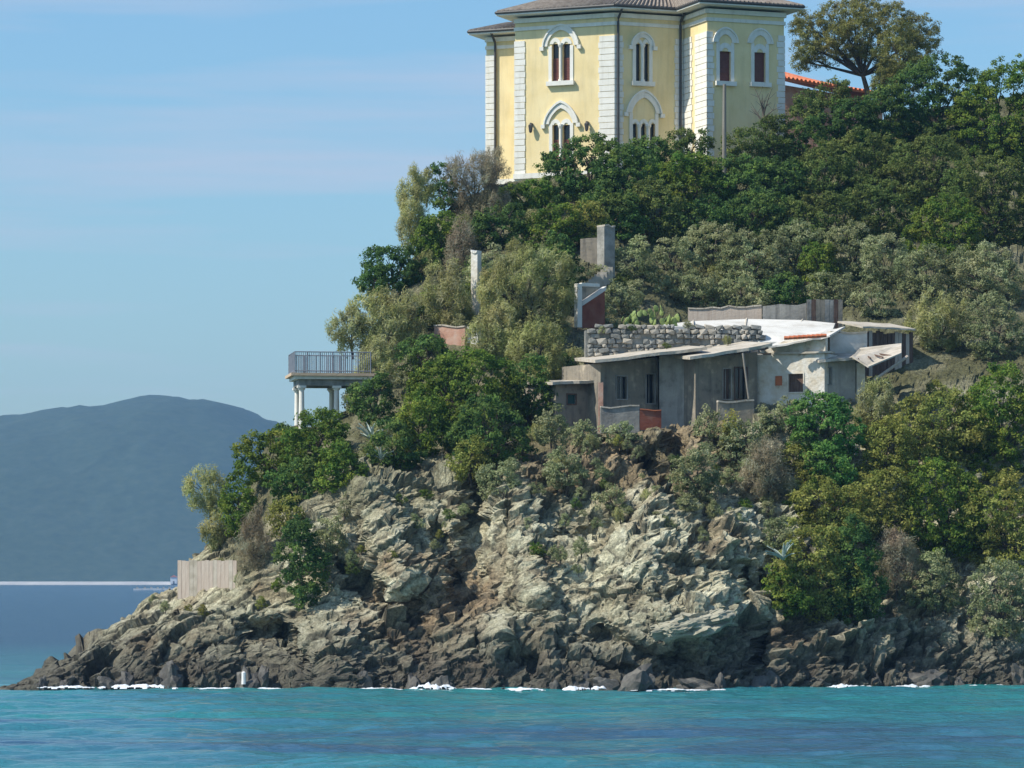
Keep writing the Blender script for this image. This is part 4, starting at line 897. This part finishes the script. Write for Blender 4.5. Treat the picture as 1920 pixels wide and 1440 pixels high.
BUSH = [
 # left rim of the headland
 (396, 922, 44, 50, 'O', 'loose grey green tree leaning out at the far left rim', 'tree'),
 (452, 950, 40, 62, 'G', 'mid green shrub right of the loose tree at the left rim'),
 (404, 1002, 26, 34, 'O', 'small sparse olive shrub just above the plank screen'),
 (480, 1020, 36, 62, 'D', 'dry brown thicket on the slope right of the plank screen'),
 (505, 860, 62, 50, 'G', 'bright green dome of leaves on the rim below the belvedere'),
 (600, 828, 62, 52, 'G', 'dense green shrub at the foot of the belvedere columns'),
 (560, 910, 62, 48, 'H', 'dark green shrub under the rim shrubs'),
 (640, 880, 40, 50, 'G', 'olive tinged green shrub just left of the pale agave'),
 (567, 1040, 48, 78, 'H', 'very dark shrub hanging down the left cliff face', ),
 (545, 975, 42, 36, 'Y', 'yellowish shrub on top of the dark hanging shrub'),
 (620, 1010, 34, 44, 'S', 'grey green scrub right of the dark hanging shrub'),
 # around belvedere
 (735, 608, 66, 64, 'O', 'big feathery grey green tree right of the belvedere railing', 'tree'),
 (662, 622, 40, 42, 'O', 'sparse feathery branch crown reaching over the railing', 'tree'),
 (712, 690, 50, 44, 'O', 'drooping olive shrub at the right end of the belvedere deck'),
 (704, 756, 46, 50, 'H', 'shaded dark shrub under the feathery tree beside the belvedere'),
 (745, 838, 46, 56, 'H', 'dark green shrub right of the pale agave'),
 (800, 672, 62, 44, 'H', 'dark shrub below the pink ruined wall'),
 (866, 738, 98, 76, 'G', 'largest rounded green bush in the middle of the slope'),
 (800, 808, 58, 60, 'G', 'green bush at the lower left of the largest bush'),
 (928, 810, 76, 66, 'H', 'dark shaded bush at the lower right of the largest bush'),
 (884, 862, 38, 38, 'Y', 'small yellow green shrub at the top edge of the cliff'),
 (990, 740, 52, 62, 'H', 'dark olive shrub left of the low hut'),
 (1036, 806, 32, 40, 'S', 'grey shrub in front of the low hut'),
 # middle column
 (985, 560, 82, 84, 'O', 'large feathery grey green tree in the middle of the slope', 'tree'),
 (1010, 665, 56, 66, 'O', 'lower feathery tree just left of the hut roofs', 'tree'),
 (930, 632, 46, 56, 'O', 'feathery shrub between the white pillar and the huts'),
 (838, 556, 52, 62, 'O', 'olive shrub left of the tall white pillar'),
 (925, 520, 40, 50, 'S', 'greyish feathery shrub in front of the tall white pillar'),
 (1056, 500, 40, 56, 'H', 'dark shrub left of the blue grey wall'),
 (738, 512, 66, 44, 'H', 'dark rounded bush standing out against the sky on the left slope'),
 (700, 535, 34, 34, 'H', 'small dark bush at the outer tip of the dark rounded bush'),
 (772, 398, 26, 72, 'O', 'thin wispy tree standing against the sky left of the villa', 'tree'),
 (800, 345, 16, 34, 'O', 'small wispy sprig against the sky below the villa'),
 (834, 350, 32, 40, 'H', 'dark small tree on the skyline left of the brown thicket', 'tree'),
 (892, 356, 58, 60, 'D', 'pale brown dry thicket below the left corner of the villa'),
 (925, 312, 30, 30, 'D', 'dry grass tuft against the left corner of the villa'),
 (826, 452, 48, 50, 'G', 'yellowish green shrub above the dark rounded bush'),
 (868, 465, 30, 50, 'D', 'brownish grey shrub above the tall white pillar'),
 (936, 430, 56, 40, 'H', 'dark green shrub below the brown thicket'),
 (990, 372, 56, 36, 'G', 'green shrub under the white plinth of the villa'),
 (1040, 430, 60, 46, 'G', 'olive green shrub at mid slope under the villa'),
 (1100, 430, 46, 44, 'Y', 'yellow green shrub left of the stone pier'),
 # dark dome before the villa
 (1105, 325, 80, 66, 'H', 'largest dark green dome hiding the foot of the villa'),
 (1180, 352, 66, 70, 'H', 'dark green bush right of the largest dark dome'),
 (1150, 402, 66, 46, 'H', 'deep green bush directly above the stone pier'),
 (1215, 300, 44, 36, 'H', 'dark bush under the three light window'),
 (1228, 400, 56, 60, 'M', 'fresh green bush below the utility pole'),
 (1290, 285, 52, 42, 'M', 'olive green shrub below the sunlit quoin pier'),
 (1300, 350, 62, 58, 'G', 'green bush left of the utility pole'),
 (1400, 292, 48, 44, 'M', 'olive shrub in front of the twin shuttered windows'),
 (1390, 352, 62, 54, 'H', 'dark bush right of the utility pole'),
 (1318, 424, 60, 48, 'H', 'dark bush in the hollow below the utility pole'),
 (1455, 268, 40, 52, 'M', 'light olive shrub at the right corner of the villa'),
 (1462, 345, 56, 52, 'H', 'dark green bush below the right corner of the villa'),
 (1420, 412, 62, 50, 'H', 'dark bush above the grey shrub belt'),
 (1510, 268, 46, 48, 'H', 'shadowed bush under the red roofed house'),
 (1515, 205, 34, 40, 'M', 'young green tree in front of the red roofed house', 'tree'),
 (1500, 415, 60, 52, 'M', 'light green bush at mid height of the right slope'),
 (1545, 335, 62, 56, 'M', 'light olive bush on the right slope below the pine'),
 (1590, 240, 66, 50, 'H', 'very dark bush below the pine trunk'),
 (1575, 420, 58, 52, 'M', 'bright olive bush above the right grey shrubs'),
 (1628, 312, 62, 62, 'M', 'sunlit olive green bush high on the right slope'),
 (1650, 400, 58, 60, 'M', 'fresh green bush low on the right slope'),
 (1668, 232, 52, 62, 'H', 'dark bush at the right margin under the pine'),
 (1672, 165, 36, 40, 'P', 'olive thicket right of the red roof'),
 (1745, 330, 72, 70, 'M', 'olive bush at the far right of the slope'),
 (1760, 200, 80, 80, 'H', 'dark tree at the far right skyline', 'tree'),
 (1770, 440, 72, 66, 'G', 'green bush at the far right above the grey belt'),
 (1870, 380, 90, 90, 'M', 'wide olive bush at the right edge of the slope'),
 (1880, 220, 90, 90, 'G', 'green tree at the right edge of the skyline', 'tree'),
 # grey belt
 (1195, 500, 46, 50, 'S', 'grey green shrub right of the stone pier'),
 (1170, 560, 46, 34, 'S', 'low grey green shrub right of the garden stair'),
 (1262, 492, 54, 48, 'S', 'first full grey shrub of the belt above the white roof'),
 (1340, 470, 58, 50, 'S', 'tall grey shrub in the middle of the belt'),
 (1300, 542, 58, 34, 'S', 'low grey shrub at the left of the pinkish wall'),
 (1415, 490, 58, 56, 'S', 'dense grey shrub above the concrete wall'),
 (1390, 550, 50, 30, 'S', 'low grey shrub against the pinkish wall'),
 (1490, 475, 56, 54, 'S', 'grey shrub left of the small green bush in the belt'),
 (1478, 548, 48, 30, 'H', 'dark hollow shrub above the concrete wall'),
 (1540, 500, 36, 50, 'G', 'small green bush inside the grey belt'),
 (1600, 478, 56, 56, 'S', 'grey shrub above the plank shed'),
 (1570, 545, 50, 34, 'S', 'low grey shrub above the dark board fence'),
 (1660, 500, 50, 60, 'S', 'grey shrub at the right margin of the belt'),
 (1640, 570, 46, 30, 'S', 'low dusty shrub above the plank shed roof'),
 (1740, 520, 60, 56, 'S', 'grey shrub beyond the plank shed'),
 (1840, 520, 66, 60, 'S', 'grey shrub at the right edge of the belt'),
 (1765, 610, 60, 50, 'O', 'olive shrub right of the plank shed'),
 (1870, 620, 66, 56, 'S', 'dusty shrub at the right edge behind the terrace'),
 # cliff top, right
 (1548, 800, 74, 66, 'B', 'round rich green bush below the whitewashed house'),
 (1560, 876, 56, 40, 'B', 'lower fresh green bush under the round rich green bush'),
 (1640, 770, 46, 52, 'O', 'olive shrub below the collapsed roof sheet'),
 (1660, 850, 52, 66, 'Y', 'yellow green bush right of the round rich green bush'),
 (1560, 960, 74, 60, 'Y', 'broad yellow olive bush in the middle of the right slope'),
 (1655, 960, 62, 70, 'Y', 'yellow olive bush at the right margin of the lower slope'),
 (1530, 1075, 76, 84, 'Y', 'large sunlit olive bush low on the right slope'),
 (1598, 1085, 56, 90, 'H', 'dark leaved bush painting the lower shade of the large olive bush'),  # dark leaf colour stands in for the olive bush's lower shade
 (1478, 1105, 44, 56, 'G', 'green bush at the left foot of the large olive bush'),
 (1465, 1005, 36, 46, 'S', 'grey green shrub above the white bladed agave'),
 (1680, 1060, 44, 56, 'D', 'brown dry scrub at the lower right margin'),
 (1470, 780, 40, 34, 'S', 'grey shrub left of the round rich green bush'),
 (1400, 838, 56, 50, 'S', 'grey scrub below the blue grey parapet'),
 (1440, 890, 44, 56, 'D', 'brownish grey scrub hollow below the whitewashed house'),
 (1310, 890, 52, 56, 'S', 'grey green scrub on the upper cliff below the huts'),
 (1274, 762, 27, 36, 'Y', 'little olive tree in front of the huts', 'tree'),
 (1370, 822, 20, 36, 'Y', 'slim olive shrub under the blue grey parapet'),
 (1062, 885, 44, 36, 'S', 'grey green scrub at the cliff top below the low hut'),
 (1150, 935, 36, 30, 'S', 'grey tuft on the upper cliff left of the rubble'),
 (940, 905, 40, 34, 'S', 'dark grey scrub at the top of the gully'),
 (1095, 812, 30, 22, 'S', 'low grey shrub at the foot of the pinkish pier'),
 (1165, 812, 34, 20, 'S', 'low grey shrub below the grey front parapet'),
 (1330, 796, 30, 26, 'S', 'grey shrub at the left end of the blue grey parapet'),
 (1440, 742, 36, 24, 'S', 'grey shrub against the foot of the whitewashed house'),
 (1330, 648, 16, 20, 'H', 'dark weed growing between the two hut roofs'),
 (1128, 520, 22, 24, 'S', 'grey shrub hiding the foot of the stone pier'),
 (1136, 588, 22, 24, 'S', 'grey shrub leaning against the red side wall of the stair'),
 (1560, 178, 42, 26, 'M', 'low green shrub just under the red roof'),
 (1692, 112, 50, 66, 'P', 'olive thicket at the right of the pine'),
 (1760, 800, 76, 80, 'Y', 'olive bush at the far right below the terrace'),
 (1880, 800, 80, 90, 'G', 'green bush at the right edge below the terrace'),
 (1770, 960, 76, 84, 'G', 'green bush at the far right of the lower slope'),
 (1890, 990, 80, 90, 'Y', 'yellow olive bush at the right edge of the lower slope'),
 (1750, 1090, 60, 60, 'S', 'grey shrub at the far right above the shore rocks'),
 (1880, 1130, 70, 70, 'S', 'grey shrub at the right edge above the shore rocks'),
]
for bsh in BUSH:
    px, py, rx, ry, kd, lb = bsh[:6]; nm = bsh[6] if len(bsh) > 6 else 'shrub'
    bush(px, py, rx, ry, kd, lb, nm, 'tree' if nm == 'tree' else 'shrub')
# pine at the top right
base = at(1632, 196, 262)
pl = []
for px, py, rx, ry in [(1508, 30, 22, 26), (1516, 72, 24, 30), (1506, 100, 18, 18), (1540, 44, 32, 34), (1572, 20, 34, 32), (1604, 12, 36, 30), (1640, 20, 38, 34), (1674, 30, 34, 36), (1584, 60, 38, 32), (1622, 54, 36, 30), (1656, 72, 36, 34), (1690, 86, 34, 46), (1552, 84, 30, 26), (1728, 60, 40, 44), (1668, 120, 24, 26), (1610, 84, 26, 18)]:
    c = at(px - 4, py + 15, 261.5 + rnd.uniform(-1.5, 1.5)) - base; pl.append((c.x, c.y, c.z, rx * 262 / F, 1.5, ry * 262 / F))
plant('pine_tree', 'tall open crowned pine with bare forked branches right of the villa', 'tree', base, pl, 'P', 5, 1.15, tr=.2)
# bare tree before the villa
base = at(1432, 262, 240); bt0 = empty('bare_tree', base, 'leafless dead little tree before the right windows of the villa', 'tree')
mb = MB(); mb.tube([base + Vector((0, 0, -.5)), base + Vector((.05, 0, 1)), base + Vector((-.05, 0, 2))], [.13, .1, .08], 6); mb.build('trunk', M['bark'], bt0)
r_ = random.Random(3)
for k in range(9):
    d = Vector((r_.uniform(-1.4, 1.4), r_.uniform(-.6, .6), r_.uniform(.5, 1.7))); p0 = base + Vector((0, 0, 1 + .11 * k)); p1 = p0 + d * .55 + Vector((0, 0, .1)); p2 = p0 + d * 1.1
    mb = MB(); mb.tube([p0, p1, p2], [.05, .03, .012], 5)
    for j in range(2): mb.tube([p1, p1 + Vector((r_.uniform(-.6, .6), r_.uniform(-.3, .3), r_.uniform(.2, .8)))], [.02, .008], 4)
    mb.build('branch', M['bark'], bt0)

# filler scrub between the named shrubs: shared crowns
FILL = {}
for kd in 'HGYSOM':
    FILL[kd] = [(crown_mesh('crown', auto_lobes(1.0, .8, 900 + i + ord(kd), 5), kd, 900 + i), None) for i in range(3)]
tr_me = MB(); tr_me.tube([(0, 0, -1.2), (.05, 0, -.4), (0, 0, .2)], [.09, .07, .05], 6)
for k in range(5):
    a = k * 1.26; tr_me.tube([(0, 0, -.4), (math.cos(a) * .5, math.sin(a) * .5, .3)], [.04, .012], 4)
tm = bpy.data.meshes.new('trunk'); tm.from_pydata([tuple(v) for v in tr_me.v], [], tr_me.f); tm.materials.append(M['bark'])
def fill(px, py, s, kd, label, grp=None, cat='shrub', dY=0):
    Yb = T(px, py) + dY; c = at(px, py, Yb); root = empty('scrub_bush', c, label, cat, grp)
    me_ = rnd.choice(FILL[kd])[0]; sc_ = (s * rnd.uniform(.85, 1.2), s, s * rnd.uniform(.8, 1.15)); rz = rnd.uniform(-.6, .6)
    put('crown', me_, c + Vector((0, 0, .35 * s)), root, (0, 0, rz), sc_); put('trunk', tm, c + Vector((0, 0, .35 * s)), root, (0, 0, rz), sc_)
def inside(px, py):
    if 1080 < px < 1700 and 560 < py < 830: return False
    if 880 < px < 1480 and py < 300: return False
    return True
LB = {'upper': 'low scrub bush filling the thicket on the slope under the villa', 'left': 'low scrub bush between the trees on the left slope', 'right': 'low scrub bush on the lower right slope'}
cnt = 0
while cnt < 210:
    px, py = rnd.uniform(500, 1930), rnd.uniform(230, 1120)
    if not inside(px, py): continue
    cp = colpts(px)
    if py < cp[7, 0] + 8: continue
    if px > 1080 and py < 560:
        kd = rnd.choice('HGMM') if py < 440 else rnd.choice('SSOM'); z_ = 'upper'
    elif px <= 1080 and py < cp[3, 0] - 25: kd = rnd.choice('OOHGS'); z_ = 'left'
    elif px > 1480 and 740 < py < 1130: kd = rnd.choice('YYGHS'); z_ = 'right'
    else: continue
    fill(px, py, rnd.uniform(.5, 1.0), kd, LB[z_], dY=-.5, grp={'upper': 'scrub filling the slope under the villa', 'left': 'scrub filling the left slope', 'right': 'scrub on the lower right slope'}[z_]); cnt += 1
# tufts clinging to the cliff
TUFT = [(1040 + (k * 97) % 430, 830 + (k * 61) % 170, .22 + .05 * (k % 5), 'SSMSO'[k % 5]) for k in range(34)] + [(650 + (k * 83) % 240, 930 + (k * 47) % 160, .2 + .04 * (k % 4), 'SYSM'[k % 4]) for k in range(12)] + [(735, 1062, .55, 'Y'), (700, 1000, .3, 'Y'), (780, 985, .5, 'S'), (1050, 1045, .6, 'S'), (1090, 1030, .5, 'S'), (1010, 1035, .4, 'G'), (1085, 1072, .4, 'S'), (1120, 985, .4, 'S'), (990, 990, .45, 'S'), (1010, 925, .5, 'S'), (1090, 930, .45, 'S'),
        (1230, 930, .5, 'S'), (1290, 950, .6, 'S'), (1340, 960, .5, 'S'), (1250, 985, .4, 'S'), (1370, 900, .6, 'S'), (1400, 950, .4, 'G'), (1180, 960, .3, 'S'), (1320, 1010, .4, 'S'), (960, 880, .6, 'S'), (1130, 890, .4, 'S'),
        (660, 1050, .4, 'S'), (645, 960, .5, 'S'), (490, 1135, .35, 'Y'), (380, 1150, .3, 'Y'), (355, 1145, .25, 'Y'), (450, 1090, .4, 'S'), (520, 1100, .4, 'G'), (290, 1130, .35, 'S'), (310, 1140, .3, 'S'), (415, 1060, .35, 'D'), (1440, 960, .5, 'S'), (1490, 920, .5, 'S'), (1200, 850, .35, 'S'), (1100, 845, .4, 'S'), (1160, 830, .3, 'Y'),
        (870, 960, .4, 'S'), (800, 930, .35, 'G'), (1270, 870, .4, 'H'), (1060, 980, .4, 'S'), (1000, 1070, .3, 'S')]
for px, py, s, kd in ((1130, 622, .3, 'S'), (1185, 618, .25, 'M'), (1290, 612, .3, 'S'), (1365, 640, .28, 'O'), (1250, 650, .22, 'M')):
    fill(px, py, s, kd, 'small weed tuft growing on the dry stone wall', 'weeds on the dry stone wall', 'shrub', dY=204.9 - T(px, py))
for px, py, s, kd in TUFT:
    fill(px, py, s, kd if kd in FILL else 'O', 'small grey green tuft clinging to the bare cliff', 'tufts on the cliff face', 'shrub', dY=-.85)

# agaves
def agave(px, py, Yb, s, n, label):
    c = at(px, py, Yb); root = empty('agave', c, label, 'agave'); r_ = random.Random(int(px))
    mb = MB(); pts = []
    for i in range(5):
        t = i / 4; w = .075 * (1 - t ** 2.2) + .006; pts.append((t, w, .55 * t - .28 * t * t))
    V = []; Fc = []
    for i, (t, w, z) in enumerate(pts): V += [(t * .9, -w, z + .03), (t * .9, 0, z - .015), (t * .9, w, z + .03)]
    for i in range(4):
        a = i * 3; Fc += [(a, a + 3, a + 4, a + 1), (a + 1, a + 4, a + 5, a + 2)]
    me_ = bpy.data.meshes.new('leaf'); me_.from_pydata(V, [], Fc); me_.materials.append(M['agave'])
    for k in range(n):
        put('leaf', me_, c, root, (r_.uniform(-.2, .2), -r_.uniform(-.1, 1.0), 2 * math.pi * k / n + r_.uniform(-.2, .2)), (s * r_.uniform(.8, 1.15),) * 3)
agave(697, 828, T(697, 850) - 1.6, 1.15, 20, 'pale grey agave rosette among the shrubs below the pink wall')
agave(715, 862, T(715, 880) - 1.2, .85, 16, 'smaller pale agave just below the other pale agave')
agave(1468, 1050, T(1468, 1060) - 3.4, 1.1, 16, 'white bladed agave at the edge of the large olive bush')
# prickly pear
c0 = at(1222, 612, 208.6); pp = empty('prickly_pear', c0, 'yellow green prickly pear clump left of the broad white roof', 'cactus')
import bmesh
bm_ = bmesh.new(); bmesh.ops.create_uvsphere(bm_, u_segments=8, v_segments=5, radius=1)
pm = bpy.data.meshes.new('pad'); bm_.to_mesh(pm); bm_.free(); pm.materials.append(M['pear'])
for k in range(52):
    p = c0 + Vector((rnd.uniform(-1.75, 1.6), rnd.uniform(-.5, .5), 0)); p.z += rnd.uniform(.0, 1.35) * (1 - abs(p.x - c0.x) / 2.4)
    put('pad', pm, p, pp, (rnd.uniform(-.5, .5), rnd.uniform(-.7, .7), rnd.uniform(0, 3.1)), (.15, .05, .21))

# ------------------------------------------------------------------ boulders along the water
def rock_mesh(seed, mat, sub=3):
    bm_ = bmesh.new(); bmesh.ops.create_icosphere(bm_, subdivisions=sub, radius=1)
    P = np.array([v.co for v in bm_.verts]); v_, e_, h_ = voro(P * 1.4 + seed * 3.1, seed, 1.1); w_, _, _ = voro(P * 4 + seed, seed + 3, 1.2); P = P * (1 + .3 * v_ + .07 * w_ + .1 * fbm(P * 3, 3, seed))[:, None]
    for v, p in zip(bm_.verts, P): v.co = p
    me_ = bpy.data.meshes.new('boulder'); bm_.to_mesh(me_); bm_.free(); me_.materials.append(mat); return me_
RK = [rock_mesh(i, M['wetrock']) for i in range(7)]
for i in range(46):
    px = 60 + i * 41 + rnd.uniform(-30, 30); Y = float(np.interp(px, CPX, CPT[:, 0, 1])) - rnd.uniform(-.6, .7); s = .18 + .7 * rnd.random() ** 2
    o = put('boulder', rnd.choice(RK), (xp(px, Y), Y, s * .12), None, (rnd.uniform(0, 6), rnd.uniform(0, 6), rnd.uniform(0, 6)), (s * rnd.uniform(1.1, 2.2), s, s * rnd.uniform(.5, .9)))
    tag(o, 'dark wet boulder lying at the waterline below the cliff', 'boulder', 'boulders along the waterline')
PR = rock_mesh(21, M['palerock'], 5)
o = put('rock_slab', PR, at(1300, 1170, 184.9), None, (.2, -.22, .15), (1.9, .9, .62)); tag(o, 'smooth pale grey overhanging slab low on the cliff', 'rock')
# ------------------------------------------------------------------ foam
def foam(px0, px1, hpx, seed, depth=1.2, dy=-.6, thr=-.05):
    n = int((px1 - px0) / 2.2); m_ = 14; V = []; 
    for j in range(m_):
        for i in range(n):
            px = px0 + (px1 - px0) * i / (n - 1); Y = float(np.interp(px, CPX, CPT[:, 0, 1])) + dy - depth / 2 + depth * j / (m_ - 1); V.append((xp(px, Y), Y, 0))
    V = np.array(V); f_ = fbm(V * (2.6, 4.5, 1) + seed, 4, seed); u = np.tile(np.linspace(0, 1, n), m_); w = np.repeat(np.linspace(0, 1, m_), n)
    env = np.sin(np.pi * u) ** .5 * np.sin(np.pi * w) ** .7
    Zf = (env * (hpx / 36) * (.55 + .9 * f_)); V[:, 2] = np.where(Zf > 0, Zf * 1.05, 0) + .04; val = env * .62 + f_ * 1.0
    ii = (np.arange(m_ - 1)[:, None] * n + np.arange(n - 1)[None, :]).ravel(); q = np.stack([ii, ii + 1, ii + n + 1, ii + n], 1)
    q = q[val[q].mean(1) > .42 + thr]
    if len(q):
        o = put('foam', mesh_np('foam', V, q, M['foam'], True), (0, 0, 0)); tag(o, 'white foam where a ripple breaks on the rocks', 'foam', 'foam along the rocks', 'stuff')
for k, a in enumerate([(850, 935, 5), (1330, 1420, 4), (1440, 1545, 5), (470, 550, 4), (180, 345, 9), (545, 640, 5), (640, 765, 5), (765, 860, 13), (930, 1030, 6), (1050, 1145, 11), (1180, 1330, 4), (1540, 1640, 9), (1660, 1760, 6), (60, 200, 6), (1800, 1920, 6), (360, 470, 4)]):
    foam(*a, 31 + k, dy=-1.0 - .3 * (k % 2))

# ------------------------------------------------------------------ haze
mb = MB(); mb.hexa([(-4700, -420, -6), (4700, -420, -6), (4700, 4700, -6), (-4700, 4700, -6), (-4700, -420, 262), (4700, -420, 262), (4700, 4700, 262), (-4700, 4700, 262)])
hm = bpy.data.materials.new('haze'); hm.use_nodes = True; hn = hm.node_tree.nodes; hn.clear()
pv = hn.new('ShaderNodeVolumePrincipled'); pv.inputs['Color'].default_value = (0.30, 0.60, 1.0, 1); pv.inputs['Density'].default_value = 0.0001; pv.inputs['Anisotropy'].default_value = 0.0
ho = hn.new('ShaderNodeOutputMaterial'); hm.node_tree.links.new(pv.outputs[0], ho.inputs['Volume'])
hz = mb.build('haze', hm); tag(hz, 'thin blue haze over the bay', 'haze', kind='stuff')
